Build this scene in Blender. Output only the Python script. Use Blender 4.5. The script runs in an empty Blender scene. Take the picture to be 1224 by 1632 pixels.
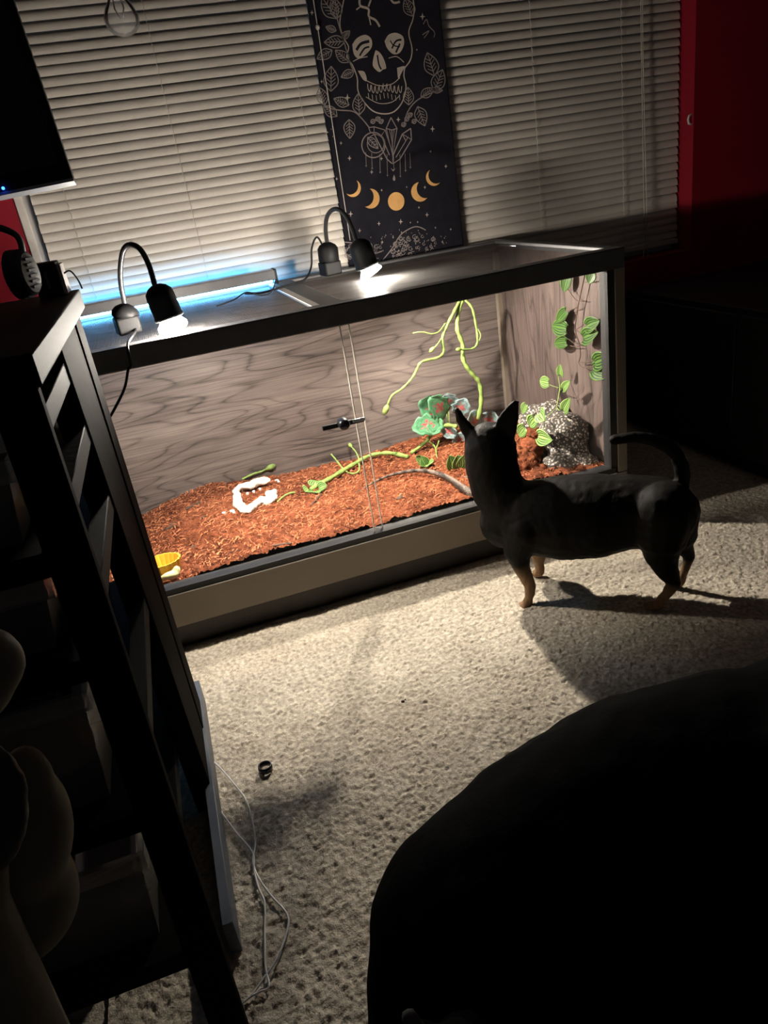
import bpy, bmesh, math, random
import numpy as np
from mathutils import Vector, Matrix, noise as mnoise
random.seed(7)
rng = np.random.default_rng(7)
SC = bpy.context.scene
COL = SC.collection
PI = math.pi

# ------------------------------------------------------------------ camera
YAW, PITCH, ROLL, FPX = 0.24127, 0.42191, -0.16156, 1177.22
CAM = Vector((-0.8993, -1.3359, 0.7950))
def cam_axes():
    cy, sy, cp, sp = math.cos(YAW), math.sin(YAW), math.cos(PITCH), math.sin(PITCH)
    fw = Vector((sy*cp, cy*cp, -sp)); r = Vector((cy, -sy, 0)); u = r.cross(fw)
    c, s = math.cos(ROLL), math.sin(ROLL)
    return c*r + s*u, -s*r + c*u, fw
CR, CU, CF = cam_axes()
cd = bpy.data.cameras.new('camera'); co = bpy.data.objects.new('camera', cd); COL.objects.link(co)
cd.sensor_fit = 'VERTICAL'; cd.sensor_height = 36; cd.lens = FPX/1632*36; cd.clip_start = 0.02
co.matrix_world = Matrix(((CR.x, CU.x, -CF.x, CAM.x), (CR.y, CU.y, -CF.y, CAM.y), (CR.z, CU.z, -CF.z, CAM.z), (0, 0, 0, 1)))
SC.camera = co
# ------------------------------------------------------------------ light and exposure
w = bpy.data.worlds.new('night'); SC.world = w; w.use_nodes = True
w.node_tree.nodes['Background'].inputs[0].default_value = (0.75, 0.82, 1.0, 1)
w.node_tree.nodes['Background'].inputs[1].default_value = 0.011
SC.view_settings.view_transform = 'Standard'; SC.view_settings.look = 'None'
SC.view_settings.gamma = 1.0; SC.view_settings.use_curve_mapping = False
SC.view_settings.exposure = 0.70
SC.cycles.max_bounces = 8; SC.cycles.transparent_max_bounces = 16; SC.cycles.sample_clamp_indirect = 3.0
BULB_W, BULB_GLOW, LED_GLOW = (64.0, 84.0), (900.0, 250.0), 50.0

# ------------------------------------------------------------------ helpers
def U(px, py, x=None, y=None, z=None):
    """point of the place seen at a pixel, on the plane x=, y= or z="""
    d = CR*((px-612)/FPX) - CU*((py-816)/FPX) + CF
    if y is not None: t = (y-CAM.y)/d.y
    elif z is not None: t = (z-CAM.z)/d.z
    else: t = (x-CAM.x)/d.x
    return CAM + d*t

def tag(o, label=None, cat=None, group=None, kind=None):
    if label: o['label'] = label
    if cat: o['category'] = cat
    if group: o['group'] = group
    if kind: o['kind'] = kind
    return o

def thing(name, label, cat, loc=(0, 0, 0), group=None):
    o = bpy.data.objects.new(name, None); COL.objects.link(o); o.location = loc
    o.empty_display_size = 0.05
    return tag(o, label, cat, group)

def root_loc(p):
    while p.parent: p = p.parent
    return Vector(p.location)

class MB:
    """collects shapes in world coordinates"""
    def __init__(s): s.v = []; s.f = []; s.uv = None
    def add(s, vs, fs):
        n = len(s.v); s.v += [tuple(v) for v in vs]; s.f += [tuple(i+n for i in f) for f in fs]; return s
    def box(s, a, b):
        x0, y0, z0 = [min(i, j) for i, j in zip(a, b)]; x1, y1, z1 = [max(i, j) for i, j in zip(a, b)]
        return s.add([(x0,y0,z0),(x1,y0,z0),(x1,y1,z0),(x0,y1,z0),(x0,y0,z1),(x1,y0,z1),(x1,y1,z1),(x0,y1,z1)],
                     [(0,3,2,1),(4,5,6,7),(0,1,5,4),(1,2,6,5),(2,3,7,6),(3,0,4,7)])
    def obox(s, c, ax, ay, az):
        c, ax, ay, az = map(Vector, (c, ax, ay, az))
        vs = [c+ax*i+ay*j+az*k for k in (-1,1) for i, j in ((-1,-1),(1,-1),(1,1),(-1,1))]
        return s.add(vs, [(0,3,2,1),(4,5,6,7),(0,1,5,4),(1,2,6,5),(2,3,7,6),(3,0,4,7)])
    def bar(s, a, b, wd, th, up=(0,0,1)):
        a, b = Vector(a), Vector(b); d = (b-a); L = d.length; d = d/L; up = Vector(up)
        sd = d.cross(up).normalized(); u2 = sd.cross(d)
        return s.obox((a+b)/2, d*L/2, sd*wd/2, u2*th/2)
    def tube(s, pts, r, n=8, cap=True, flat=1.0):
        pts = [Vector(p) for p in pts]; rs = r if isinstance(r, (list, tuple)) else [r]*len(pts)
        t0 = (pts[1]-pts[0]).normalized()
        ref = Vector((0,0,1)) if abs(t0.z) < 0.9 else Vector((1,0,0))
        sd = t0.cross(ref).normalized(); base = len(s.v)
        vs = []; fs = []
        for i, p in enumerate(pts):
            t = ((pts[min(i+1, len(pts)-1)])-(pts[max(i-1, 0)]))
            t = t.normalized() if t.length > 1e-9 else t0
            sd = (sd - t*sd.dot(t))
            sd = sd.normalized() if sd.length > 1e-6 else t.orthogonal().normalized()
            up = sd.cross(t)
            for k in range(n):
                a = 2*PI*k/n; vs.append(p + sd*math.cos(a)*rs[i] + up*math.sin(a)*rs[i]*flat)
        for i in range(len(pts)-1):
            for k in range(n):
                fs.append((i*n+k, i*n+(k+1)%n, (i+1)*n+(k+1)%n, (i+1)*n+k))
        if cap:
            fs.append(tuple(range(n))[::-1]); m = (len(pts)-1)*n; fs.append(tuple(range(m, m+n)))
        return s.add(vs, fs)
    def lathe(s, o, ax, prof, n=20):
        o, ax = Vector(o), Vector(ax).normalized(); e1 = ax.orthogonal().normalized(); e2 = ax.cross(e1)
        vs = []; fs = []
        for (r, h) in prof:
            for k in range(n):
                a = 2*PI*k/n; vs.append(o + ax*h + (e1*math.cos(a)+e2*math.sin(a))*max(r, 1e-5))
        for i in range(len(prof)-1):
            for k in range(n): fs.append((i*n+k, i*n+(k+1)%n, (i+1)*n+(k+1)%n, (i+1)*n+k))
        fs.append(tuple(range(n))[::-1]); m = (len(prof)-1)*n; fs.append(tuple(range(m, m+n)))
        return s.add(vs, fs)
    def ell(s, c, rx, ry, rz, nu=16, nv=10, rot=None):
        c = Vector(c); vs = []; fs = []
        for j in range(nv+1):
            th = PI*j/nv
            for k in range(nu):
                a = 2*PI*k/nu; v = Vector((rx*math.sin(th)*math.cos(a), ry*math.sin(th)*math.sin(a), rz*math.cos(th)))
                if rot: v = rot @ v
                vs.append(c+v)
        for j in range(nv):
            for k in range(nu): fs.append((j*nu+k, (j+1)*nu+k, (j+1)*nu+(k+1)%nu, j*nu+(k+1)%nu))
        return s.add(vs, fs)
    def prism(s, poly, off):
        off = Vector(off); n = len(poly); vs = [Vector(p)-off/2 for p in poly]+[Vector(p)+off/2 for p in poly]
        fs = [tuple(range(n))[::-1], tuple(range(n, 2*n))]+[(i, (i+1)%n, n+(i+1)%n, n+i) for i in range(n)]
        return s.add(vs, fs)
    def build(s, name, mat, parent=None, smooth=False, bevel=0.0, label=None, kind=None, angle=40):
        L = root_loc(parent) if parent else Vector((0,0,0))
        me = bpy.data.meshes.new(name)
        me.from_pydata([(v[0]-L.x, v[1]-L.y, v[2]-L.z) for v in s.v], [], s.f); me.update()
        bm = bmesh.new(); bm.from_mesh(me); bmesh.ops.recalc_face_normals(bm, faces=bm.faces); bm.to_mesh(me); bm.free()
        return link(name, me, mat, parent, smooth, bevel, label, kind, angle)

def link(name, me, mat, parent=None, smooth=False, bevel=0.0, label=None, kind=None, angle=40):
    o = bpy.data.objects.new(name, me); COL.objects.link(o)
    if mat: me.materials.append(mat)
    if parent: o.parent = parent
    if smooth:
        for p in me.polygons: p.use_smooth = True
        if smooth == 'auto':
            me.set_sharp_from_angle(angle=math.radians(angle))
    if bevel:
        m = o.modifiers.new('bevel', 'BEVEL'); m.width = bevel; m.segments = 2; m.limit_method = 'ANGLE'
        if not smooth:
            for p in me.polygons: p.use_smooth = True
            me.set_sharp_from_angle(angle=math.radians(35))
    if label: o['label'] = label
    if kind: o['kind'] = kind
    return o

def chain(mb, pts, n=14):
    """tapered joint chain: list of (point, radius); spheres and cones that the remesh fuses"""
    for i, (p, r) in enumerate(pts):
        mb.ell(p, r, r, r, n, 8)
        if i: mb.tube([pts[i-1][0], p], [pts[i-1][1], r], n)

def fuse(name, mb, mat, parent, voxel, smooth=4, disp=None):
    """one continuous skin over the collected shapes"""
    L = root_loc(parent) if parent else Vector((0,0,0))
    me = bpy.data.meshes.new(name)
    me.from_pydata([(v[0]-L.x, v[1]-L.y, v[2]-L.z) for v in mb.v], [], mb.f)
    bm = bmesh.new(); bm.from_mesh(me); bmesh.ops.recalc_face_normals(bm, faces=bm.faces); bm.to_mesh(me); bm.free()
    t = bpy.data.objects.new('temporary', me); COL.objects.link(t)
    m = t.modifiers.new('r', 'REMESH'); m.mode = 'VOXEL'; m.voxel_size = voxel
    m2 = t.modifiers.new('s', 'SMOOTH'); m2.iterations = smooth; m2.factor = 0.5
    dg = bpy.context.evaluated_depsgraph_get(); dg.update()
    out = bpy.data.meshes.new_from_object(t.evaluated_get(dg)); out.name = name
    bpy.data.objects.remove(t); out.materials.clear()
    if disp:
        for v in out.vertices: v.co += disp(v.co + L, v.normal)
    return link(name, out, mat, parent, True)

def paint(o, fn):
    """coat or petal colour of the thing itself, per point"""
    me = o.data; L = root_loc(o)
    ca = me.color_attributes.new('coat', 'FLOAT_COLOR', 'POINT')
    buf = []
    for v in me.vertices: c = fn(v.co+L); buf += [c[0], c[1], c[2], 1.0]
    ca.data.foreach_set('color', buf)

def srgb(r, g, b):
    f = lambda c: (c/255/12.92) if c/255 <= .04045 else ((c/255+.055)/1.055)**2.4
    return (f(r), f(g), f(b), 1)

class NT:
    def __init__(s, name):
        s.m = bpy.data.materials.new(name); s.m.use_nodes = True; s.t = s.m.node_tree
        s.t.nodes.clear(); s.out = s.n('ShaderNodeOutputMaterial')
    def n(s, ty, **kw):
        nd = s.t.nodes.new(ty)
        for k, v in kw.items(): setattr(nd, k, v)
        return nd
    def l(s, a, b): s.t.links.new(a, b)
    def coords(s, scale=(1,1,1), kind='Object'):
        tc = s.n('ShaderNodeTexCoord'); mp = s.n('ShaderNodeMapping'); mp.inputs['Scale'].default_value = scale
        s.l(tc.outputs[kind], mp.inputs[0]); return mp.outputs[0]
    def noise(s, vec, scale, detail=3, rough=.55):
        nz = s.n('ShaderNodeTexNoise'); nz.inputs['Scale'].default_value = scale; nz.inputs['Detail'].default_value = detail
        nz.inputs['Roughness'].default_value = rough; s.l(vec, nz.inputs['Vector']); return nz.outputs[0]
    def math(s, op, a, b=None):
        nd = s.n('ShaderNodeMath', operation=op)
        for i, q in enumerate((a, b)):
            if q is None: continue
            if isinstance(q, (int, float)): nd.inputs[i].default_value = q
            else: s.l(q, nd.inputs[i])
        return nd.outputs[0]
    def ramp(s, fac, stops):
        r = s.n('ShaderNodeValToRGB'); e = r.color_ramp.elements
        while len(e) < len(stops): e.new(.5)
        for el, (p, c) in zip(e, stops): el.position = p; el.color = c
        s.l(fac, r.inputs[0]); return r.outputs[0]
    def bsdf(s, col=None, rough=.5, metal=0, spec=.5, bump=None, bs=.3, bd=.002):
        b = s.n('ShaderNodeBsdfPrincipled')
        if col is not None:
            if isinstance(col, tuple): b.inputs['Base Color'].default_value = col
            else: s.l(col, b.inputs['Base Color'])
        b.inputs['Roughness'].default_value = rough; b.inputs['Metallic'].default_value = metal
        b.inputs['Specular IOR Level'].default_value = spec
        if bump is not None:
            bp = s.n('ShaderNodeBump'); bp.inputs['Strength'].default_value = bs; bp.inputs['Distance'].default_value = bd
            s.l(bump, bp.inputs['Height']); s.l(bp.outputs[0], b.inputs['Normal'])
        s.l(b.outputs[0], s.out.inputs[0]); return b

def mat(name, col, rough=.5, metal=0, spec=.5, vary=.12, vs=30, bs=.15, bd=.001):
    """plain surface with slight mottling and fine relief"""
    t = NT(name); v = t.coords(); nz = t.noise(v, vs, 4)
    a = tuple(c*(1-vary) for c in col[:3])+(1,); b = tuple(min(1, c*(1+vary)) for c in col[:3])+(1,)
    t.bsdf(t.ramp(nz, [(.3, a), (.7, b)]), rough, metal, spec, t.noise(v, vs*8, 2), bs, bd)
    return t.m

def wood(name, dark, light, grain='x'):
    """grey-brown printed wood with cathedral figure; grain along x (or z)"""
    t = NT(name)
    low = t.coords((.75, 1, 4.2) if grain == 'x' else (1, 4.0, .7))
    n1 = t.noise(low, 1.7, 2, .5)
    rings = t.math('SINE', t.math('MULTIPLY', n1, 62))
    fine = t.coords((5, 5, 260) if grain == 'x' else (5, 240, 5))
    n2 = t.noise(fine, 1.0, 3)
    n3 = t.noise(t.coords((1.2, 1, 5) if grain == 'x' else (1, 5, 1.2)), 2.2, 3)
    line = t.math('POWER', t.math('SUBTRACT', 1.0, t.math('ABSOLUTE', rings)), 3)
    f = t.math('SUBTRACT', t.math('ADD', t.math('MULTIPLY', n2, .40), t.math('MULTIPLY', n3, .62)), t.math('MULTIPLY', line, .16))
    t.bsdf(t.ramp(f, [(.28, dark), (.75, light)]), .55, 0, .3, f, .25, .0008)
    return t.m

def emit(name, col, strength):
    t = NT(name); e = t.n('ShaderNodeEmission'); e.inputs[0].default_value = col; e.inputs[1].default_value = strength
    t.l(e.outputs[0], t.out.inputs[0]); return t.m

def sheer(name, col, alpha, rough=.1, gloss=.06):
    """thin clear or milky sheet: mostly see-through, some tint, faint gloss"""
    t = NT(name); tr = t.n('ShaderNodeBsdfTransparent')
    df = t.n('ShaderNodeBsdfPrincipled'); df.inputs['Base Color'].default_value = col; df.inputs['Roughness'].default_value = rough
    nz = t.noise(t.coords(), 25, 3)
    mx = t.n('ShaderNodeMixShader'); t.l(t.math('MULTIPLY', t.math('ADD', nz, .5), alpha), mx.inputs[0])
    t.l(tr.outputs[0], mx.inputs[1]); t.l(df.outputs[0], mx.inputs[2])
    gl = t.n('ShaderNodeBsdfGlossy'); gl.inputs['Roughness'].default_value = .02
    fr = t.n('ShaderNodeFresnel'); fr.inputs[0].default_value = 1.25
    m2 = t.n('ShaderNodeMixShader'); t.l(t.math('MULTIPLY', fr.outputs[0], gloss/.06*.6), m2.inputs[0])
    t.l(mx.outputs[0], m2.inputs[1]); t.l(gl.outputs[0], m2.inputs[2]); t.l(m2.outputs[0], t.out.inputs[0])
    return t.m

def coat_mat(name, rough=.55, fur=220, spec=.25):
    t = NT(name); a = t.n('ShaderNodeAttribute', attribute_name='coat')
    v = t.coords((1, 1, .35)); nz = t.noise(v, fur, 3)
    mx = t.n('ShaderNodeMix', data_type='RGBA', blend_type='MULTIPLY'); mx.inputs[0].default_value = .5
    t.l(a.outputs[0], mx.inputs[6]); t.l(t.ramp(nz, [(.3, (.45,.45,.45,1)), (.7, (1.3,1.3,1.3,1))]), mx.inputs[7])
    b = t.bsdf(mx.outputs[2], rough, 0, spec, nz, .35, .002)
    return t.m

M = {}
M['black'] = mat('black_plastic', (.010,.010,.011,1), .55, 0, .25)
M['matte'] = mat('matte_black', (.010,.010,.011,1), .6)
M['rim'] = mat('black_metal_rim', (.075,.075,.080,1), .45, 0, .5)
M['shelfwood'] = mat('espresso_wood', (.0060,.0052,.0048,1), .7, 0, .06, .3, 14)
M['shelfpost'] = mat('espresso_post', (.010,.0085,.008,1), .8, 0, .012, .3, 14)
M['base'] = mat('bronze_aluminium', (.20,.165,.13,1), .5, .1, .5, .06, 8)
M['plinth'] = mat('dark_plinth', (.03,.026,.022,1), .55)
M['white'] = mat('white_trim_paint', (.62,.58,.54,1), .5)
M['slat'] = mat('cream_blind_plastic', (.60,.55,.49,1), .45, 0, .4, .05, 6)
M['cord'] = mat('blind_cord', (.50,.46,.40,1), .7)
M['cream_print'] = mat('cream_print', (.42,.36,.31,1), .8, 0, .1)
M['pale_print'] = mat('pale_print', (.24,.205,.195,1), .8, 0, .1)
M['gold_print'] = mat('gold_print', (.60,.33,.12,1), .7, 0, .1)
M['cloth'] = mat('black_poster_cloth', (.011,.010,.015,1), .85, 0, .15, .2, 40)
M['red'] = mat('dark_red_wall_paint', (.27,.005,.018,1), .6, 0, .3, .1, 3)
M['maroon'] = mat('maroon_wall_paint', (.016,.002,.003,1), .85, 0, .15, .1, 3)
M['ceil'] = mat('ceiling_paint', (.45,.42,.40,1), .8)
M['carpet'] = None
M['backwood'] = wood('grey_brown_wood_back', srgb(54,48,47), srgb(136,124,119), 'x')
M['sidewood'] = wood('grey_brown_wood_side', srgb(52,44,42), srgb(110,96,91), 'y')
M['glass'] = sheer('clear_glass', (.8,.85,.85,1), .012, .1, .035)
M['bulbglass'] = sheer('clear_bulb_glass', (.8,.8,.8,1), .15, .1, .2)
M['alu'] = mat('brushed_aluminium', (.50,.50,.52,1), .35, .9)
M['steelneck'] = mat('dark_gooseneck_metal', (.06,.06,.062,1), .28, .7)
M['vine'] = mat('green_bendy_vine', (.20,.29,.075,1), .6, 0, .3, .3, 60, .5)
M['bone'] = mat('white_resin', (.82,.80,.74,1), .5)
M['yellow'] = mat('yellow_plastic', (.70,.42,.04,1), .45)
M['paleyellow'] = mat('pale_yellow_plastic', (.75,.72,.35,1), .5)
M['twig'] = mat('dark_twig_bark', (.06,.035,.022,1), .8)
M['bin'] = sheer('milky_bin_plastic', (.30,.28,.26,1), .42, .3, .05)
M['litrail'] = mat('led_lit_rail_grey', (.085,.10,.13,1), .5)
M['beige'] = mat('beige_chair_plastic', (.16,.14,.105,1), .7, 0, .2)
M['wire'] = mat('clear_white_wire', (.75,.75,.76,1), .3)
M['ring'] = mat('black_ring_metal', (.02,.02,.025,1), .3, .4)
M['silver'] = mat('silver_metal', (.6,.6,.62,1), .25, 1)

# ================================================================== room
FL = MB().box((-2.4,-2.4,-.05), (1.6,.75,-.004))
def carpet_mat():
    t = NT('beige_carpet'); v = t.coords()
    f = t.math('ADD', t.math('MULTIPLY', t.noise(v, 130, 3), .75), t.math('MULTIPLY', t.noise(v, 9, 3), .25))
    t.bsdf(t.ramp(f, [(.34, (.33,.285,.225,1)), (.66, (.74,.67,.56,1))]), .95, 0, .05, t.noise(v, 420, 2), .5, .003)
    return t.m
M['carpet'] = carpet_mat()
floor = tag(FL.build('floor', M['carpet']), kind='structure')
def tuft_field(X, Y, cell):
    """height 0..1 of loop tufts: jittered cell centres"""
    gx, gy = np.floor(X/cell).astype(int), np.floor(Y/cell).astype(int); best = np.full(X.shape, 9.0); idv = np.zeros(X.shape)
    def h(i, j, k): 
        a = np.sin(i*127.1+j*311.7+k*74.7)*43758.5453; return a-np.floor(a)
    for di in (-1,0,1):
        for dj in (-1,0,1):
            i, j = gx+di, gy+dj
            d = np.hypot(X-(i+h(i,j,1))*cell, Y-(j+h(i,j,2))*cell)/cell
            m = d < best; best = np.where(m, d, best); idv = np.where(m, h(i,j,3), idv)
    return np.sqrt(np.clip(1-(best/.95)**2, 0, 1))*(.55+.45*idv)
def grid_mesh(name, xs, ys, Z):
    nx, ny = len(xs), len(ys); X, Y = np.meshgrid(xs, ys)
    co_ = np.stack([X.ravel(), Y.ravel(), Z.ravel()], 1)
    a = (np.arange(ny-1)[:,None]*nx + np.arange(nx-1)[None,:]).ravel()
    q = np.stack([a, a+1, a+nx+1, a+nx], 1)
    me = bpy.data.meshes.new(name); me.vertices.add(len(co_)); me.vertices.foreach_set('co', co_.ravel())
    me.loops.add(q.size); me.loops.foreach_set('vertex_index', q.ravel())
    me.polygons.add(len(q)); me.polygons.foreach_set('loop_start', np.arange(0, q.size, 4)); me.polygons.foreach_set('loop_total', np.full(len(q), 4))
    me.update(); me.validate(); return me
xs = np.arange(-1.15, .75, .0021); ys = np.arange(-1.08, -.004, .0021); X, Y = np.meshgrid(xs, ys)
Xw = X+.002*np.sin(Y*900+X*300); Yw = Y+.002*np.sin(X*800-Y*200)
Zc = .0062*tuft_field(Xw, Yw, .0084)+.0030*tuft_field(Xw+3, Yw+5, .0046)-.0054+.0012*np.sin(X*23+Y*9)*np.sin(Y*31-X*7)
link('carpet_pile', grid_mesh('carpet_pile', xs, ys, Zc), M['carpet'], floor, True, kind='stuff')

WY, WB = .5815, .72     # back wall: room face and outer face; the blinds hang inside the window recess
WX0, WX1, WZ0, WZ1 = -1.124, .612, .470, 1.76
wb = MB().box((-2.4,WY,0), (WX0,WB,2.4)).box((WX1,WY,0), (1.30,WB,2.4)).box((WX0,WY,0), (WX1,WB,WZ0)).box((WX0,WY,WZ1), (WX1,WB,2.4))
wall_back = tag(wb.build('wall_back', M['red']), kind='structure')
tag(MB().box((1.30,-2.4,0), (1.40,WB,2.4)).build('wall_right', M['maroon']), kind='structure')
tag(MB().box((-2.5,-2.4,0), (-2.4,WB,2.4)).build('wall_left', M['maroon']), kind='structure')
tag(MB().box((-2.5,-2.4,2.4), (1.40,WB,2.5)).build('ceiling', M['ceil']), kind='structure')
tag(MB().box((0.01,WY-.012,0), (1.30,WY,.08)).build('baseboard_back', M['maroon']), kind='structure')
win = tag(MB().box((WX0-.014,WY-.006,WZ0-.03), (WX0+.004,WB-.02,WZ1)).build('window_1', M['white'], bevel=.002), kind='structure')
MB().box((WX0+.004,WB-.05,WZ1-.04), (WX1-.001,WB-.02,WZ1-.001)).build('header', M['white'], win)
MB().box((WX0+.004,WB-.05,WZ0+.001), (WX1-.001,WB-.02,WZ0+.03)).build('sash_rail', M['white'], win)
MB().box((WX1-.03,WB-.05,WZ0+.03), (WX1-.001,WB-.02,WZ1-.04)).build('jamb', M['white'], win)
for x in (-.27,): MB().box((x-.02,WB-.05,WZ0+.03), (x+.02,WB-.02,WZ1-.04)).build('mullion', M['white'], win)
for x0, x1 in ((WX0+.004,-.29), (-.25,WX1-.03)): MB().box((x0,WB-.034,WZ0+.03), (x1,WB-.030,WZ1-.04)).build('pane', M['glass'], win)
# dark hedge of night outside: nothing to build, the sky is the dim world

# ================================================================== blinds
BY = .640
PITCHZ = .0204
def slat_mesh(x0, x1):
    b = MB(); n = 5; th = .0008
    prof = []
    for i in range(n+1):
        t = i/n-.5                                   # -.5 bottom .. .5 top
        hgt = t*.0245; crown = -.0042*(1-(2*t)**2)
        a = math.radians(-26)                        # bottom edge towards the room
        y = crown*math.cos(a) - hgt*math.sin(a); z = hgt*math.cos(a)+crown*math.sin(a)
        prof.append((y, z))
    k = len(prof)
    vs = [(x, y, z) for x in (x0, x1) for y, z in prof]+[(x, y+th, z) for x in (x0, x1) for y, z in prof]
    fs = []
    for o in (0, 2*k):
        fs += [(o+i, o+i+1, o+k+i+1, o+k+i) for i in range(n)]
    fs += [(0, k, 3*k, 2*k), (k-1, 2*k-1, 4*k-1, 3*k-1)]
    me = bpy.data.meshes.new('slat'); me.from_pydata(vs, [], fs)
    bm = bmesh.new(); bm.from_mesh(me); bmesh.ops.recalc_face_normals(bm, faces=bm.faces); bm.to_mesh(me); bm.free()
    for p in me.polygons: p.use_smooth = True
    me.set_sharp_from_angle(angle=math.radians(50)); me.materials.append(M['slat']); return me
def blind(x0, x1, label, cords, wand=None, lift=None, odd=()):
    zb = .498
    t = thing('venetian_blind', label, 'blind', ((x0+x1)/2, BY, zb), 'cream venetian blinds over the window')
    L = Vector(t.location); hw = (x1-x0)/2; me = slat_mesh(-hw, hw)
    n = int((1.66-zb)/PITCHZ)
    for i in range(n):
        o = bpy.data.objects.new('slat', me); COL.objects.link(o); o.parent = t
        o.location = (random.uniform(-.0012,.0012), 0, .018+i*PITCHZ+random.uniform(-.0005,.0005))
        o.rotation_euler = (random.uniform(-.05,.05), random.uniform(-.0006,.0006), 0)
        if i in odd: o.rotation_euler = (.16, .004, 0); o.location.z -= .002
    MB().box((x0,BY-.012,zb-.010), (x1,BY+.012,zb+.004)).build('bottom_rail', M['slat'], t, bevel=.002)
    MB().box((x0,BY-.02,1.665), (x1,BY+.02,1.71)).build('headrail', M['slat'], t, bevel=.002)
    for x in cords:
        b = MB(); pts = []
        for i in range(n*2+1):
            z = zb+.004+i*PITCHZ/2; pts.append((x+(.0011 if i%2 else -.0011), BY-.0125-(.0012 if i%2 else 0), z))
        b.tube(pts, .0007, 4); b.build('ladder_cord', M['cord'], t)
    if wand:
        b = MB(); b.tube([(wand,BY-.034,1.66),(wand,BY-.034,1.13),(wand-.003,BY-.036,.66)], .0011, 6); b.tube([(wand,BY-.02,1.675),(wand,BY-.034,1.66)], .002, 6)
        b.ell((wand,BY-.034,1.125), .005, .005, .006, 8, 6); b.build('tilt_wand', M['bulbglass'] if False else M['cord'], t, True)
    if lift:
        b = MB(); b.tube([(lift,BY-.02,1.66),(lift+.004,BY-.021,1.0),(lift+.012,BY-.022,.50),(lift+.004,BY-.022,.455)], .0011, 6)
        b.tube([(lift+.006,BY-.02,1.66),(lift+.008,BY-.022,1.0),(lift+.02,BY-.024,.52),(lift+.022,BY-.024,.472)], .0011, 6); b.build('lift_cord', M['cord'], t)
        for dx, z in ((.004,.44), (.022,.458)): 
            MB().lathe((lift+dx,BY-.023,z-.006), (0,0,1), [(.0055,0),(.005,.004),(.002,.02),(.001,.022)], 10).build('tassel', M['white'], t, True)
    return t
blind(-1.110, -.402, 'wide cream venetian blind over the left of the window, brightly lit above the clip lamp', [-1.035,-.765,-.455])
blind(-.398, .604, 'dim cream venetian blind right of the black skull banner, reaching the red wall', [-.085,.16,.42], wand=-.392, lift=.47, odd=(3,5))

# ================================================================== skull banner
PYF = BY-.026          # front of the cloth
def PP(zx, zy):        # drawing space of the banner (1166 x 1632 sheet) -> banner plane
    return U(460+zx*300/1166, zy*420/1632, y=PYF)
pl, pr = U(492,0,y=PYF), U(722,360,y=PYF)
bx0, bx1 = -.405, U(716,180,y=PYF).x+.004
banner = thing('skull_banner', 'narrow black hanging banner printed with skull, leaves, crystals and gold moon phases', 'banner', ((bx0+bx1)/2, PYF, .56))
b = MB(); nx, nz = 14, 40; vs = []; fs = []
for off in (0.0012, .003):
    for j in range(nz+1):
        for i in range(nx+1):
            vs.append((bx0+(bx1-bx0)*i/nx, PYF+off, .56+(1.62-.56)*j/nz))
for o in (0, (nx+1)*(nz+1)):
    fs += [(o+j*(nx+1)+i, o+j*(nx+1)+i+1, o+(j+1)*(nx+1)+i+1, o+(j+1)*(nx+1)+i) for j in range(nz) for i in range(nx)]
b.add(vs, fs); b.box((bx0,PYF+.0012,.558), (bx1,PYF+.003,.562)); b.box((bx0,PYF+.0012,.56), (bx0+.0015,PYF+.003,1.62)); b.box((bx1-.0015,PYF+.0012,.56), (bx1,PYF+.003,1.62))
b.build('cloth', M['cloth'], banner)
MB().tube([(bx0-.01,PYF+.002,1.625),(bx1+.01,PYF+.002,1.625)], .006, 10).build('hanging_rod', M['black'], banner, True)
def spline(pts, k=6):
    pts = [Vector(p) for p in pts]; out = []
    for i in range(len(pts)-1):
        p0, p1, p2, p3 = pts[max(i-1,0)], pts[i], pts[i+1], pts[min(i+2,len(pts)-1)]
        for j in range(k):
            t = j/k; out.append(.5*((2*p1)+(-p0+p2)*t+(2*p0-5*p1+4*p2-p3)*t*t+(-p0+3*p1-3*p2+p3)*t**3))
    out.append(pts[-1]); return out
LAY = [0]
def stroke(mb, pts, wpx=7, smooth=True, taper=False, layer=1):
    """printed line: flat ribbon lying on the cloth; pts in sheet pixels"""
    q = [PP(*p) for p in pts]
    if smooth and len(q) > 2: q = spline(q, 5)
    wd = wpx*.2573/1177*1.98/2; n = len(q); vs = []; fs = []
    y = PYF+.0012-.00018*layer
    for i, p in enumerate(q):
        t = q[min(i+1,n-1)]-q[max(i-1,0)]; t.y = 0
        t = t.normalized() if t.length > 1e-9 else Vector((1,0,0)); s = Vector((-t.z, 0, t.x))
        k = wd*(1 if not taper else max(.15, 1-i/(n-1)))
        for sg in (-1, 1): vs.append((p.x+s.x*k*sg, y, p.z+s.z*k*sg))
    fs = [(2*i, 2*i+1, 2*i+3, 2*i+2) for i in range(n-1)]
    mb.add(vs, fs)
def fill(mb, pts, smooth=True, layer=1):
    q = [PP(*p) for p in pts]
    if smooth: q = spline(q+[q[0]], 4)[:-1]
    y = PYF+.0012-.00018*layer
    mb.add([(p.x, y, p.z) for p in q], [tuple(range(len(q)))])
def star(mb, x, y, r):
    pts = []
    for k in range(8):
        a = PI/4*k; rr = r if k%2 == 0 else r*.25; pts.append((x+rr*math.sin(a)*(.75 if k in (2,6) else 1), y-rr*math.cos(a)))
    fill(mb, pts, False)
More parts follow.
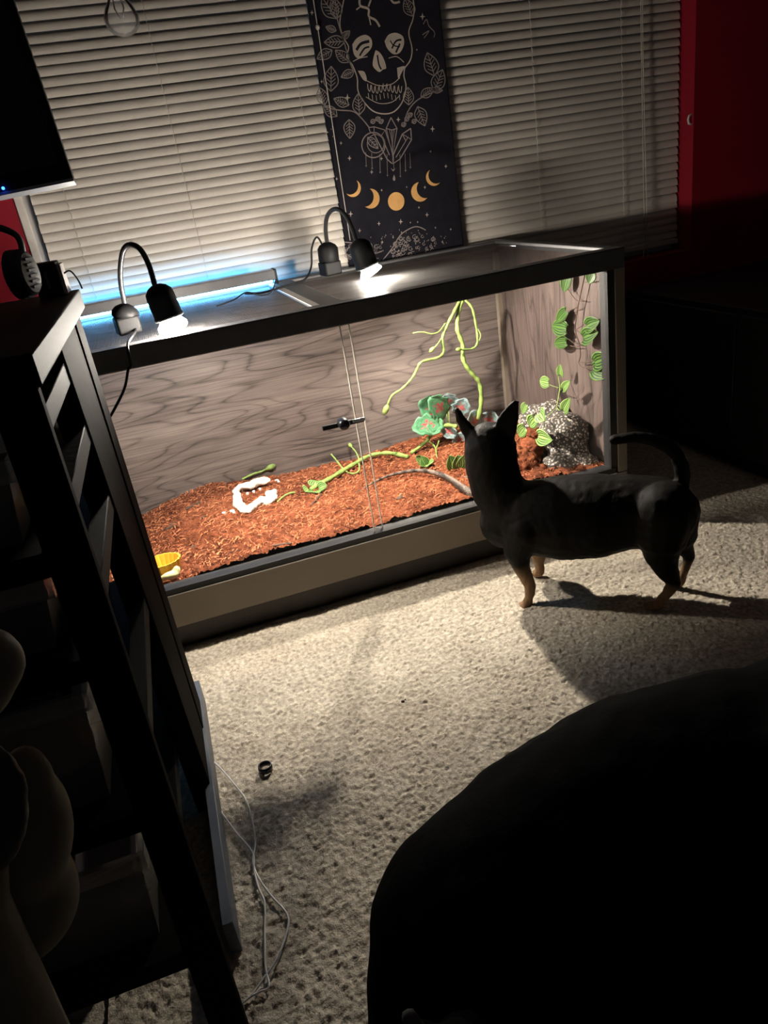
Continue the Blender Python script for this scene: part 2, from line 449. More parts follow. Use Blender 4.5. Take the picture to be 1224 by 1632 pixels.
def leafp(mb, x0, y0, x1, y1, wf=.3, veins=4):
    dx, dy = x1-x0, y1-y0; nx_, ny_ = -dy*wf, dx*wf
    a = [(x0,y0), (x0+dx*.3+nx_*.9, y0+dy*.3+ny_*.9), (x0+dx*.65+nx_*.8, y0+dy*.65+ny_*.8), (x1,y1)]
    c = [(x0,y0), (x0+dx*.3-nx_*.9, y0+dy*.3-ny_*.9), (x0+dx*.65-nx_*.8, y0+dy*.65-ny_*.8), (x1,y1)]
    stroke(mb, a, 5); stroke(mb, c, 5); stroke(mb, [(x0,y0),(x1,y1)], 4)
    for i in range(veins):
        t = .2+.6*i/veins; bx_, by_ = x0+dx*t, y0+dy*t
        for s in (1,-1): stroke(mb, [(bx_,by_), (bx_+dx*.16+nx_*.6*s, by_+dy*.16+ny_*.6*s)], 3.5, False)
# skull
sk = MB()
stroke(sk, [(355,-60),(330,60),(318,150),(340,230),(372,290),(362,350),(395,400)], 5)
stroke(sk, [(760,-60),(778,40),(770,120),(745,200),(765,300),(755,370),(720,420)], 6)
stroke(sk, [(395,400),(425,480),(430,560),(460,620),(520,685),(590,705),(655,690),(705,630),(728,540),(715,470),(720,420)], 6)
stroke(sk, [(440,-10),(445,35),(495,55),(498,100),(540,125),(565,165)], 11); stroke(sk, [(495,40),(520,-30)], 9); stroke(sk, [(498,100),(510,155)], 6); stroke(sk, [(445,40),(420,60)], 6); stroke(sk, [(620,-30),(650,15),(690,10)], 10)
fill(sk, [(395,275),(425,235),(475,215),(512,240),(515,290),(480,335),(435,362),(405,335)], layer=2)
fill(sk, [(595,255),(620,215),(665,203),(708,225),(715,275),(690,325),(650,335),(612,300)], layer=2)
fill(sk, [(540,310),(565,325),(590,365),(605,420),(585,430),(565,445),(545,435),(522,405),(528,350)], layer=2)
fill(sk, [(430,438),(470,445),(485,500),(460,490)], layer=2); fill(sk, [(672,420),(720,410),(700,450),(680,485)], layer=2)
stroke(sk, [(400,380),(440,360),(490,350)], 4); stroke(sk, [(620,360),(670,350),(715,385)], 4); stroke(sk, [(485,500),(560,530),(640,520),(690,480)], 4)
for x in range(490, 690, 24):
    y = 545+8*math.sin(x*.05); stroke(sk, [(x,y-22),(x+3,y+10),(x+14,y+24),(x+20,y-16)], 3.5)
    stroke(sk, [(x+4,y+36),(x+8,y+70)], 3)
stroke(sk, [(480,600),(560,640),(640,632),(690,590)], 3.5)
sk.build('skull_print', M['cream_print'], banner)
skd = MB()
stroke(skd, [(420,310),(450,270),(500,255)], 14, layer=3); stroke(skd, [(440,345),(470,300),(500,290)], 9, layer=3); stroke(skd, [(640,300),(665,255),(700,245)], 9, layer=3); stroke(skd, [(665,325),(690,270)], 10, layer=3); stroke(skd, [(630,250),(650,280),(690,290)], 6, layer=3); stroke(skd, [(550,340),(560,400),(575,430)], 9, layer=3)
skd.build('skull_shading_print', M['cloth'], banner)
for a in [(300,115,205,-20),(300,115,290,-10),(295,190,230,165),(350,255,220,262),(270,310,175,365),(375,385,290,310),(405,440,325,478),(262,565,265,410),(225,650,190,540),(375,650,280,610),(300,720,215,655),(440,710,430,580),(375,740,380,858),(770,100,720,-10),(905,470,860,325),(905,565,955,430),(890,555,955,560),(820,600,900,545),(745,650,740,540),(800,660,845,780),(330,240,380,190)]:
    lf = MB(); leafp(lf, *a); lf.build('leaf_print', M['pale_print'], banner, kind='stuff')
for l in ([(300,110),(325,200),(350,280),(375,370),(400,435)], [(215,655),(300,680),(400,690),(455,735),(500,790)], [(930,560),(850,590),(780,635),(735,700),(715,780)]):
    lf = MB(); stroke(lf, l, 6); lf.build('stem_print', M['pale_print'], banner)
cr = MB()
stroke(cr, [(635,728),(605,795),(645,965),(672,795),(635,728)], 6, False); stroke(cr, [(605,795),(640,805),(672,795)], 5, False); stroke(cr, [(640,805),(645,965)], 5, False); stroke(cr, [(625,800),(645,900),(655,800)], 4, False)
stroke(cr, [(757,795),(762,865),(690,985),(645,1015),(648,960),(705,830),(757,795)], 6, False); stroke(cr, [(705,830),(740,850),(762,865)], 4, False); stroke(cr, [(740,850),(665,975)], 4, False); stroke(cr, [(705,830),(725,870),(740,850)], 5, False)
stroke(cr, [(530,785),(598,805),(575,840),(530,830),(530,785)], 5, False); stroke(cr, [(530,830),(610,985),(640,1012)], 6, False); stroke(cr, [(575,840),(625,960)], 5, False); stroke(cr, [(598,805),(648,955)], 5, False); stroke(cr, [(497,790),(530,785)], 5, False); stroke(cr, [(497,790),(505,815),(530,830)], 5, False)
for r, wd in ((72,6),(52,4)):
    stroke(cr, [(526+(0 if r > 60 else 14)+r*math.cos(a*.2618), 898-(0 if r > 60 else 8)+r*math.sin(a*.2618)*1.08) for a in range(25)], wd)
for x, y in ((510,760),(540,745),(560,760),(720,745),(740,720),(700,780),(765,760)): leafp(cr, x, y, x+28, y-18, .4, 2)
leafp(cr, 490, 850, 555, 920, .25, 3)
for x, l in ((478,60),(515,75),(565,100),(610,120),(650,85),(690,125),(722,90),(752,70)):
    stroke(cr, [(x,960+abs(x-645)*-.1),(x+3,960+l)], 2.5, False); star(cr, x+3, 966+l, 10)
fill(cr, [(632,1040),(648,1052),(664,1040),(648,1062)], False); fill(cr, [(654,1080),(662,1108),(655,1120),(646,1108)], True)
stroke(cr, [(835,150),(855,120),(870,160),(905,200),(900,230)], 4); stroke(cr, [(840,235),(870,190),(830,215)], 4)
cr.build('crystal_print', M['pale_print'], banner, kind='stuff')
def moon(cx, cy, r, off, ang):
    """phase: disc minus a disc shifted by off along ang"""
    m = MB(); pts = []; n = 28
    if off is None: pts = [(cx+r*math.cos(2*PI*k/n), cy+r*1.12*math.sin(2*PI*k/n)) for k in range(n)]
    else:
        ux, uy = math.cos(ang), math.sin(ang); h = math.acos(max(-1, min(1, off/(2*r))))
        a0 = ang+h; 
        outer = [(cx+r*math.cos(a0+(2*PI-2*h)*k/n), cy+r*math.sin(a0+(2*PI-2*h)*k/n)*1.1) for k in range(n+1)]
        c2x, c2y = cx+ux*off, cy+uy*off
        b0 = ang+PI+h; inner = [(c2x+r*math.cos(ang+PI+(h-2*h*k/n)*-1), c2y+r*math.sin(ang+PI+(h-2*h*k/n)*-1)*1.1) for k in range(n+1)]
        # ribbons between the two arcs
        q1 = [PP(*p) for p in outer]; q2 = [PP(*p) for p in inner[::-1]]
        if (q1[0]-q2[0]).length > (q1[0]-q2[-1]).length: q2 = q2[::-1]
        vs = []
        for p, q in zip(q1, q2): vs += [(p.x,PYF+.001,p.z), (q.x,PYF+.001,q.z)]
        m.add(vs, [(2*i,2*i+1,2*i+3,2*i+2) for i in range(n)]); return m.build('moon_print', M['gold_print'], banner)
    fill(m, pts, False); return m.build('moon_print', M['gold_print'], banner)
moon(398,1165,50,22,PI+.75); moon(508,1230,56,38,PI+.3); moon(667,1247,51,None,0); moon(815,1188,55,40,-.55); moon(900,1098,48,20,-.75)
st = MB()
for x, y, r in [(145,78,18),(830,102,24),(365,605,26),(235,820,20),(325,886,13),(378,980,18),(515,1065,15),(892,798,20),(975,1030,14),(298,1108,12),(577,1178,10),(845,1160,12),(385,1325,20),(560,1385,15),(695,1373,18),(858,1330,16),(808,1285,10),(440,1428,15),(580,1500,13),(205,505,14),(680,740,18),(575,982,14),(1005,1420,10),(795,308,9),(880,938,9),(322,1470,12),(648,1470,9),(755,1378,8),(800,1375,8),(910,1410,8),(953,1498,9),(732,1158,8),(275,845,6),(265,800,6),(150,700,0.1)]: star(st, x, y, r)
for k in range(130):
    x, y = random.uniform(430,1000), random.uniform(1370,1560)
    if y > 1400+abs(x-760)*.25: star(st, x, y, random.uniform(3,7))
st.build('star_print', M['cream_print'], banner)
mo = MB()
stroke(mo, [(585,1610),(640,1540),(690,1460),(735,1425),(780,1405),(815,1408),(850,1425)], 6); stroke(mo, [(400,1500),(470,1490),(515,1515),(520,1570),(580,1555)], 6); stroke(mo, [(345,1500),(400,1510),(350,1560),(400,1600)], 6)
for k in range(60):
    x = random.uniform(640,920); top = 1415+abs(x-800)*.6; y = random.uniform(top, 1600)
    r = random.uniform(6,15); stroke(mo, [(x+r*math.cos(a), y+r*math.sin(a)) for a in (0,1.3,2.6,3.9,5.2)], 3)
for k in range(22):
    x, y = random.uniform(340,590), random.uniform(1510,1610); r = random.uniform(6,14); stroke(mo, [(x+r*math.cos(a), y+r*math.sin(a)) for a in (0,1.3,2.6,3.9,5.2)], 3)
mo.build('flower_mound_print', M['pale_print'], banner)

# small white hook on the red wall edge, hanging glass bulb
hk = U(1101,190,x=WX1-.003)
b = MB(); b.tube([hk+Vector((.006,0,.012)), hk+Vector((-.006,0,.009)), hk+Vector((-.009,0,0)), hk+Vector((-.006,0,-.010)), hk+Vector((.006,0,-.013))], .003, 8)
tag(b.build('wall_hook', M['white'], None, True), 'tiny white hook on the narrow red wall strip beside the right blind', 'hook')
gb = U(192,22,y=.30)
t = thing('glass_bulb', 'clear round glass bulb hanging before the left blind at the top', 'bulb', gb)
b = MB(); b.lathe(gb+Vector((0,0,.040)), (0,0,-1), [(.008,0),(.009,.006),(.015,.016),(.026,.032),(.031,.046),(.029,.060),(.020,.070),(.006,.0755)], 24); b.build('glass_globe', M['bulbglass'], t, True)
MB().lathe(gb+Vector((0,0,.062)), (0,0,-1), [(.004,0),(.0095,.003),(.0095,.022),(.007,.025)], 14).build('cap', M['silver'], t, True)
b = MB(); b.tube([gb+Vector((-.006,0,.036)), gb+Vector((-.008,0,.008)), gb+Vector((0,0,-.012)), gb+Vector((.008,0,.008)), gb+Vector((.006,0,.036))], .0016, 6); b.build('filament', M['silver'], t, True)
MB().tube([gb+Vector((0,0,.06)), Vector((gb.x,gb.y,2.4))], .0012, 6).build('hanging_cord', M['cord'], t)

# ================================================================== terrarium
TW, TD, TH = 1.20, .577, .60
tank = thing('terrarium', 'long black framed reptile terrarium with wood back and sliding glass doors under the window', 'terrarium', (-TW/2, TD/2, 0))
MB().box((-TW,0.012,0), (0,TD,.046)).build('plinth', M['plinth'], tank)
MB().box((-TW,0,.050), (0,.022,.122)).build('base_panel', M['base'], tank, bevel=.002)
MB().box((-TW+.03,-.001,.122), (-.03,.03,.1355)).build('door_track', M['matte'], tank, bevel=.001)
MB().box((-TW+.03,-.0025,.1215), (-.03,-.0005,.1235)).build('track_reflection', M['alu'], tank)  # bright strip added for the thin reflection under the track
MB().box((-TW,.022,.05), (0,TD,.062)).build('floor_panel', M['plinth'], tank)
for x0, x1 in ((-.024,0), (-TW,-TW+.024)): MB().box((x0,0,.122), (x1,.030,.5995)).build('corner_post', M['base'], tank, bevel=.002)
for x0, x1 in ((-.040,-.024), (-TW+.024,-TW+.040)): MB().box((x0,.002,.1355), (x1,.030,.5605)).build('door_jamb', M['matte'], tank)
MB().box((-TW,-.001,.5605), (0,.034,.600)).build('front_rail', M['rim'], tank, bevel=.0025)
MB().box((-TW,TD-.018,.06), (0,TD,.59)).build('back_panel', M['backwood'], tank)
MB().box((-.016,.03,.06), (0,TD-.018,.585)).build('side_panel', M['sidewood'], tank)
MB().box((-TW,.03,.06), (-TW+.016,TD-.018,.585)).build('side_panel', M['sidewood'], tank)
MB().box((-.028,TD-.034,.062), (-.016,TD-.018,.57)).build('corner_strip', M['base'], tank)
MB().box((-TW,TD-.034,.585), (0,TD,.600)).build('back_rail', M['rim'], tank, bevel=.002)
for x0, x1 in ((-.026,0), (-TW,-TW+.026)): MB().box((x0,.034,.585), (x1,TD-.034,.600)).build('side_rail', M['rim'], tank, bevel=.002)
MB().box((-.632,.034,.588), (-.572,TD-.034,.5985)).build('cross_bar', M['rim'], tank, bevel=.002)
MB().box((-.634,.036,.5985), (-.619,TD-.05,.6000)).build('cross_bar_light_line', M['white'], tank, label='pale strip painted for the line of light on the cross bar')  # white strip imitates the bright line of light beside the bar
def mesh_mat():
    t = NT('screen_mesh'); v = t.coords()
    sep = t.n('ShaderNodeSeparateXYZ'); t.l(v, sep.inputs[0])
    fx = t.math('FRACT', t.math('MULTIPLY', sep.outputs[0], 1/.0032)); fy = t.math('FRACT', t.math('MULTIPLY', sep.outputs[1], 1/.0032))
    wire = t.math('MAXIMUM', t.math('LESS_THAN', fx, .40), t.math('LESS_THAN', fy, .40))
    tr = t.n('ShaderNodeBsdfTransparent'); b = t.n('ShaderNodeBsdfPrincipled')
    b.inputs['Base Color'].default_value = (.022,.021,.021,1); b.inputs['Roughness'].default_value = .6; b.inputs['Specular IOR Level'].default_value = .15
    mx = t.n('ShaderNodeMixShader'); t.l(wire, mx.inputs[0]); t.l(tr.outputs[0], mx.inputs[1]); t.l(b.outputs[0], mx.inputs[2]); t.l(mx.outputs[0], t.out.inputs[0])
    return t.m
M['mesh'] = mesh_mat()
for x0, x1 in ((-TW+.026,-.634), (-.572,-.026)): MB().add([(x0,.034,.594),(x1,.034,.594),(x1,TD-.034,.594),(x0,TD-.034,.594)], [(0,1,2,3)]).build('screen_panel', M['mesh'], tank)
d1 = MB().box((-TW+.03,.018,.130), (-.574,.022,.565)).build('glass_door', M['glass'], tank)
d2 = MB().box((-.594,.008,.130), (-.03,.012,.565)).build('glass_door', M['glass'], tank)
for x, y, d in ((-.5745,.016,d1), (-.5945,.006,d2)): MB().box((x-.0007,y,.135), (x+.0007,y+.0055,.5605)).build('glass_edge', M['cord'], d)
la, lb = U(514,683,y=.0), U(580,668,y=.0)
lk = MB(); lk.bar(la, lb, .006, .009); lk = lk.build('door_lock', M['black'], d2, bevel=.001)
lc = U(547,675,y=-.004); b = MB(); b.lathe(lc+Vector((0,.012,0)), (0,-1,0), [(.009,0),(.011,.003),(.011,.022),(.008,.026)], 16); b.build('lock_barrel', M['ring'], d2, True)
MB().bar(la+(lb-la)*.72+Vector((0,-.004,.002)), lb+Vector((0,-.004,.002)), .004, .006).build('lock_catch', M['alu'], d2)

# ------------------------------------------------------------------ bedding
def hsub(x, y):
    bp = np.interp(x, [-1.18,-1.07,-.98,-.895,-.80,-.714,-.5,-.31,-.2,0], [.072,.088,.112,.126,.112,.104,.097,.112,.118,.115])
    fp = np.interp(x, [-1.18,-1.08,-.98,-.85,-.59,-.37,-.2,0], [.105,.112,.132,.142,.137,.139,.140,.118])
    t = np.clip((y-.03)/.52, 0, 1)
    return fp*(1-t)+bp*t+.012*np.exp(-((x+.88)/.16)**2-((y-.38)/.12)**2)-.012*np.exp(-((x+1.09)/.05)**2-((y-.10)/.05)**2)
xs = np.arange(-1.183, -.018, .0032); ys = np.arange(.031, .5585, .0032); X, Y = np.meshgrid(xs, ys)
Z = hsub(X, Y)
Z += .009*tuft_field(X*1.0+.01*np.sin(Y*40), Y+.01*np.sin(X*35), .034)-.005
Z += .009*tuft_field(X+.004*np.sin(Y*170), Y+.004*np.sin(X*150), .0125)-.005+.005*rng.random(X.shape)
def sub_mat():
    t = NT('orange_coco_bedding'); v = t.coords()
    f = t.math('ADD', t.math('MULTIPLY', t.noise(v, 70, 4), .6), t.math('MULTIPLY', t.noise(v, 7, 3), .4))
    t.bsdf(t.ramp(f, [(.32, (.020,.0075,.004,1)), (.45, (.10,.028,.012,1)), (.60, (.195,.060,.027,1)), (.78, (.33,.14,.072,1))]), .9, 0, .1, t.noise(v, 300, 3), .6, .004)
    return t.m
M['sub'] = sub_mat()
sub = link('coco_bedding', grid_mesh('coco_bedding', xs, ys, Z), M['sub'], None, True)
tag(sub, 'orange coco fibre bedding heaped on the terrarium floor', 'bedding', kind='stuff')
fb = MB()
for k in range(8000):
    x, y = random.uniform(-1.17,-.03), random.uniform(.036,.55); z = float(hsub(x, y))+random.uniform(.002,.009)
    a = random.uniform(0, PI); L = random.uniform(.004,.016); d = Vector((math.cos(a), math.sin(a), random.uniform(-.5,.5)))*L/2
    p = Vector((x,y,z)); m_ = p+Vector((random.uniform(-1,1),random.uniform(-1,1),1))*L*.15
    if p.y-abs(d.y) < .032 or p.y+abs(d.y) > .555: continue
    fb.tube([p-d, m_, p+d], random.uniform(.0005,.0014), 3, False)
fb.build('coco_fibre', mat('coco_fibre_strands', (.36,.135,.066,1), .9, 0, .1, .45, 40), sub, kind='stuff')
def on_sub(px, py, lift=.0):
    """point of the bedding seen at a pixel"""
    d = CR*((px-612)/FPX) - CU*((py-816)/FPX) + CF; t = .8
    p = CAM+d*t
    for i in range(1200):
        t += .0015; p = CAM+d*t
        if p.y > .04 and p.z <= float(hsub(p.x, p.y))+.004+lift: break
        if p.y > .55: break
    return p
dk = MB()
for k in range(16):
    x, y = random.uniform(-1.1,-.15), random.uniform(.05,.45); z = float(hsub(x,y))+.006; r = random.uniform(.004,.010)
    dk.ell((x,y,z-.002), r, r*random.uniform(.4,.8), r*.4, 7, 5); dk.ell((x+r*.6,y+r*.3,z-.001), r*.6, r*.5, r*.4, 6, 4)
dk.build('dark_bark_crumb', M['twig'], sub, kind='stuff')
def twig(pts, r, label):
    b = MB(); b.tube(spline([on_sub(*p, .004) for p in pts], 4), r, 6); tag(b.build('twig', M['twig'], None, True), label, 'twig', 'dark twigs on the bedding')
twig([(262,845),(280,838)], .0035, 'short dark twig on the bedding above the yellow dish')
twig([(495,806),(505,795),(512,788)], .0018, 'thin dark twig curving over bedding below the green vine')
twig([(435,870),(465,866)], .0028, 'dark twig lying on bedding close to the front glass')
twig([(295,812),(320,800)], .0028, 'dark twig on the left slope of the bedding mound')

# ------------------------------------------------------------------ green vines
def leaf_bud(mb, p, d, L, r):
    d = Vector(d).normalized(); mb.tube([p, p+d*L*.35, p+d*L*.75, p+d*L], [r*.4, r, r*.9, r*.25], 8)
def vine_thing(name, label, lines, mat_=None, group=None):
    root = thing(name, label, 'vine', lines[0][0][0], group)
    for k, (pts, r0, r1, bud) in enumerate(lines):
        q = spline(pts, 6); n = len(q); b = MB()
        rr = [(r0+(r1-r0)*i/(n-1))*(1+.18*math.sin(i*1.7)) for i in range(n)]
        b.tube(q, rr, 8); b.build('main_stem' if k == 0 else 'side_shoot', mat_ or M['vine'], root, True)
        if bud:
            b = MB(); leaf_bud(b, q[-1], q[-1]-q[-2], bud*1.25, bud*.36); b.build('bud', mat_ or M['vine'], root, True)
    return root
V = lambda px, py, y: U(px, py, y=y)
vine_thing('hanging_vine', 'bright green knobbly vine hanging from the terrarium roof before the back panel', [
    ([V(737,478,.44),V(730,500,.44),V(729,525,.43),V(737,548,.43),V(739,575,.42),V(752,595,.42),V(764,610,.42),V(767,640,.42),V(762,668,.42)], .0055, .0060, 0),
    ([V(733,478,.44),V(722,500,.43),V(711,522,.43),V(705,540,.42),V(707,560,.42),V(698,570,.41),V(672,577,.40),V(664,590,.40),V(655,605,.40),V(640,620,.40),V(625,630,.39),V(618,645,.39)], .0042, .0026, .022),
    ([V(741,478,.44),V(752,490,.43),V(758,515,.43),V(761,545,.42),V(752,556,.42),V(735,557,.41)], .0036, .0026, .014),
    ([V(710,515,.43),V(700,528,.42),V(688,532,.42),V(672,529,.42),V(658,531,.42)], .0018, .0014, 0),
    ([V(703,540,.42),V(698,548,.41),V(693,553,.41)], .0020, .0018, .015),
    ([V(760,522,.43),V(766,533,.42),V(764,542,.42),V(760,545,.42)], .0018, .0014, 0)])
S = on_sub
vine_thing('ground_vine', 'pale green knobbly vine lying across the orange bedding behind the lizard tail', [
    ([S(495,780,.006),S(530,760,.012),S(560,742,.014),S(590,726,.014),S(620,722,.012),S(650,728,.010)], .0055, .0055, 0),
    ([S(655,722,.008),S(678,705,.02),S(690,690,.04),S(710,678,.055),S(728,680,.055)], .0045, .0055, 0),
    ([S(573,735,.014),S(568,722,.03),S(560,712,.04)], .0022, .002, .016),
    ([S(547,748,.010),S(537,735,.025),S(528,724,.035)], .0022, .002, 0),
    ([S(572,738,.012),S(572,750,.010),S(562,755,.008),S(548,750,.008)], .0022, .0022, 0),
    ([S(682,702,.02),S(693,712,.012),S(696,728,.008)], .0022, .0018, 0),
    ([S(695,715,.012),S(700,702,.03)], .0018, .0014, 0)])
vine_thing('bud_sprig', 'short green sprig with a leaf bud behind the white jaw ornament', [([S(386,764,.004),S(402,756,.012),S(415,752,.012),S(424,748,.012)], .0030, .0022, .022)])
vine_thing('bud_sprig', 'thin pale green sprig right of the white jaw ornament', [([S(442,800,.003),S(452,791,.006),S(462,786,.008),S(470,785,.006)], .0020, .0026, 0)])

# ------------------------------------------------------------------ leaves
def leaf_mat(name, base, line, kind):
    t = NT(name); tc = t.n('ShaderNodeTexCoord'); sep = t.n('ShaderNodeSeparateXYZ'); t.l(tc.outputs['UV'], sep.inputs[0])
    u, v = sep.outputs[0], sep.outputs[1]; au = t.math('ABSOLUTE', t.math('SUBTRACT', u, .5))
    if kind == 'stripe':
        f = t.math('SINE', t.math('MULTIPLY', au, 44)); f = t.math('ADD', t.math('MULTIPLY', f, .5), .5)
        col = t.ramp(f, [(.40, line), (.72, base)])
    else:
        r = t.math('ADD', t.math('POWER', t.math('SUBTRACT', u, .5), 2), t.math('POWER', t.math('SUBTRACT', v, .45), 2))
        th = t.math('ARCTAN2', t.math('SUBTRACT', u, .5), t.math('SUBTRACT', v, .40)); ray = t.math('ABSOLUTE', t.math('SINE', t.math('MULTIPLY', th, 3.5)))
        f = t.math('ADD', t.math('ADD', r, t.math('MULTIPLY', ray, -.06)), t.math('MULTIPLY', t.noise(tc.outputs['UV'], 8, 5), .24))
        col = t.ramp(f, [(.080, (.42,.05,.06,1)), (.105, (.26,.17,.14,1)), (.14, base), (.18, line), (.22, base), (.30, line)])
    b = t.bsdf(col, .45, 0, .4, t.noise(tc.outputs['UV'], 20, 2), .2, .001)
    return t.m
M['pep'] = leaf_mat('striped_peperomia_leaf', (.060,.135,.020,1), (.004,.016,.003,1), 'stripe')
M['peplight'] = leaf_mat('light_striped_leaf', (.24,.37,.11,1), (.015,.07,.01,1), 'stripe')
M['bego'] = leaf_mat('begonia_leaf', (.045,.17,.075,1), (.10,.26,.14,1), 'spot')
M['begogrey'] = leaf_mat('grey_begonia_leaf', (.10,.16,.16,1), (.22,.30,.31,1), 'spot')
def leaf(name, base, tip_dir, normal, L, Wd, mat_, parent, kind='heart', cup=.25):
    d = Vector(tip_dir).normalized(); n = Vector(normal); n = (n-d*n.dot(d)).normalized(); s = d.cross(n)
    nu, nv = 8, 10; vs = []; uv = []; fs = []
    for j in range(nv+1):
        t = j/nv
        if kind == 'heart': wv = (math.sin(PI*min(1, t*.94+.06)**.72))**.75 if t < 1 else 0
        else: wv = math.sin(PI*(t*.9+.08))**.6*(1+.16*math.sin(t*19))
        for i in range(nu+1):
            u = i/nu-.5; q = u*wv*Wd
            back = -.16*L*(abs(u)*2)**2*(1-t)**3 if kind == 'heart' else 0
            lift = cup*Wd*(u*2)**2*wv*.5 - .10*L*t*t + .02*Wd*math.sin(u*14)*wv
            vs.append(Vector(base)+d*(t*L+back)+s*q+n*lift); uv.append((i/nu, t))
    k = (nu+1)*(nv+1); 
    fs = [(j*(nu+1)+i, j*(nu+1)+i+1, (j+1)*(nu+1)+i+1, (j+1)*(nu+1)+i) for j in range(nv) for i in range(nu)]
    Lr = root_loc(parent); me = bpy.data.meshes.new(name)
    me.from_pydata([tuple(v-Lr) for v in vs], [], fs); ul = me.uv_layers.new(name='UVMap')
    for lp in me.loops: ul.data[lp.index].uv = uv[lp.vertex_index]
    o = link(name, me, mat_, parent, True); m = o.modifiers.new('thick', 'SOLIDIFY'); m.thickness = .0008
    return o
RX = -.030
R = lambda px, py, x=RX: U(px, py, x=x)
wv_ = thing('leafy_wall_vine', 'trailing dark vine of striped round leaves hung down the right side panel', 'vine', R(930,440))
def stems(root, lines, r=.0010, m=None):
    for i, l in enumerate(lines):
        MB().tube(spline([R(*p) if len(p) == 2 else R(p[0], p[1], p[2]) for p in l], 4), r if i else r*1.3, 5).build('stem', m or M['twig'], root, True)
stems(wv_, [[(932,438),(925,470),(920,495),(917,526),(923,548),(925,565),(922,578)], [(920,490),(905,496)], [(917,526),(930,518)], [(917,526),(928,532)], [(921,548),(912,545),(903,537)], [(922,552),(912,552),(900,548)], [(922,578),(945,576)], [(922,578),(928,585),(945,586)], [(930,480),(918,478),(905,460)], [(932,450),(945,448)]])
def wl(root, bx, by, tx, ty, wpx, m, x=RX, kind='heart'):
    bse, tip = R(bx, by, x-.004), R(tx, ty, x-.010); L = (tip-bse).length
    leaf('leaf', bse, tip-bse, (-1,-.55,.25), L, wpx/1177*1.75, m, root, kind)
for a in [(905,440,897,466,20),(945,435,937,452,18),(902,496,884,514,18),(902,524,876,519,26),(902,545,880,548,20),(935,520,952,512,24),(930,538,949,530,26),(948,578,968,570,28),(946,588,968,598,28)]: wl(wv_, *a, M['pep'])
RXR = -.085
rv = thing('leafy_rock_vine', 'light green striped leaves trailing over the grey speckled rock', 'vine', R(895,625,RXR))
stems(rv, [[(887,650,RXR),(892,620,RXR+.03),(890,600,RXR+.04),(892,588,RXR+.04)], [(890,618,RXR+.03),(880,615,RXR+.03),(874,612,RXR+.03)], [(891,625,RXR+.03),(896,618,RXR+.03)], [(887,650,RXR),(870,665,RXR-.03),(862,672,RXR-.04)], [(887,650,RXR),(893,655,RXR)], [(870,665,RXR-.03),(866,685,RXR-.06)]], .0009, M['vine'])
for a in [(893,598,892,582,14,RXR+.04),(874,610,858,607,20,RXR+.03),(897,620,906,608,14,RXR+.03),(898,655,906,636,18,RXR+.01),(860,658,866,670,26,RXR-.05),(852,668,842,680,24,RXR-.06),(858,695,876,702,26,RXR-.06),(838,645,831,660,14,RXR-.03),(836,682,824,695,22,RXR-.07)]:
    wl(rv, *a[:5], M['peplight'], a[5])
bp = thing('begonia_plant', 'round green and grey leaved begonia with red leaf centres before the back panel', 'plant', U(720,690,y=.46))
stm = MB()
for (bx, by, tx, ty, wpx, m, y) in [(705,660,675,645,40,'bego',.45),(712,660,690,640,38,'bego',.44),(700,672,664,682,34,'bego',.42),(715,650,712,632,34,'begogrey',.46),(728,660,740,640,30,'begogrey',.46),(720,680,712,695,30,'begogrey',.42),(730,690,735,712,24,'begogrey',.42),(762,680,755,660,34,'begogrey',.44),(775,680,785,660,34,'begogrey',.44),(698,665,690,688,28,'bego',.43)]:
    bse, tip = U(bx,by,y=y), U(tx,ty,y=y-.015+random.uniform(-.012,.012)); leaf('leaf', bse, tip-bse, (-.1,-1,.35), (tip-bse).length*1.15, wpx/1177*1.9, M[m], bp, 'round', .15)
    stm.tube([bse, (bse+Vector((-.15,.47,.11)))/2 if bx > 750 else (bse+U(718,705,y=.46))/2, U(718,705,y=.46) if bx < 750 else U(770,700,y=.46)], .0014, 5)
stm.build('stem', M['vine'], bp, True)
lp_ = thing('leaf_tuft', 'small yellow-green striped leaf tuft on the bedding left of the small dog', 'plant', S(690,735))
for (bx, by, tx, ty, wpx) in [(672,738,662,727,22),(678,742,672,728,20),(682,742,694,730,22),(676,743,690,740,18)]:
    bse, tip = S(bx,by,.004), S(tx,ty,.03); leaf('leaf', bse, tip-bse, (0,-.6,.8), .028, wpx/1177*1.75, M['peplight'], lp_)
lp2 = thing('leaf_tuft', 'pale yellow leaf tuft on the bedding touching the small dog outline', 'plant', S(730,745))
for (bx, by, tx, ty, wpx) in [(722,745,718,724,24),(730,746,732,722,24),(734,745,740,730,20)]:
    bse = S(bx,by,.004); leaf('leaf', bse, (tx-bx, -4, (by-ty)*1.0), (0,-1,.4), .034, wpx/1177*1.75, M['peplight'], lp2)
lp3 = thing('leaf_tuft', 'green leaf tuft at the left tip of the ground vine', 'plant', S(490,780))
for (bx, by, tx, ty, wpx) in [(492,780,480,786,22),(500,775,505,764,24),(508,778,522,772,20),(505,782,515,788,22),(512,772,508,760,18)]:
    bse, tip = S(bx,by,.006), S(tx,ty,.016); leaf('leaf', bse, tip-bse, (0,-.7,.7), .024, wpx/1177*1.75, M['peplight'], lp3)

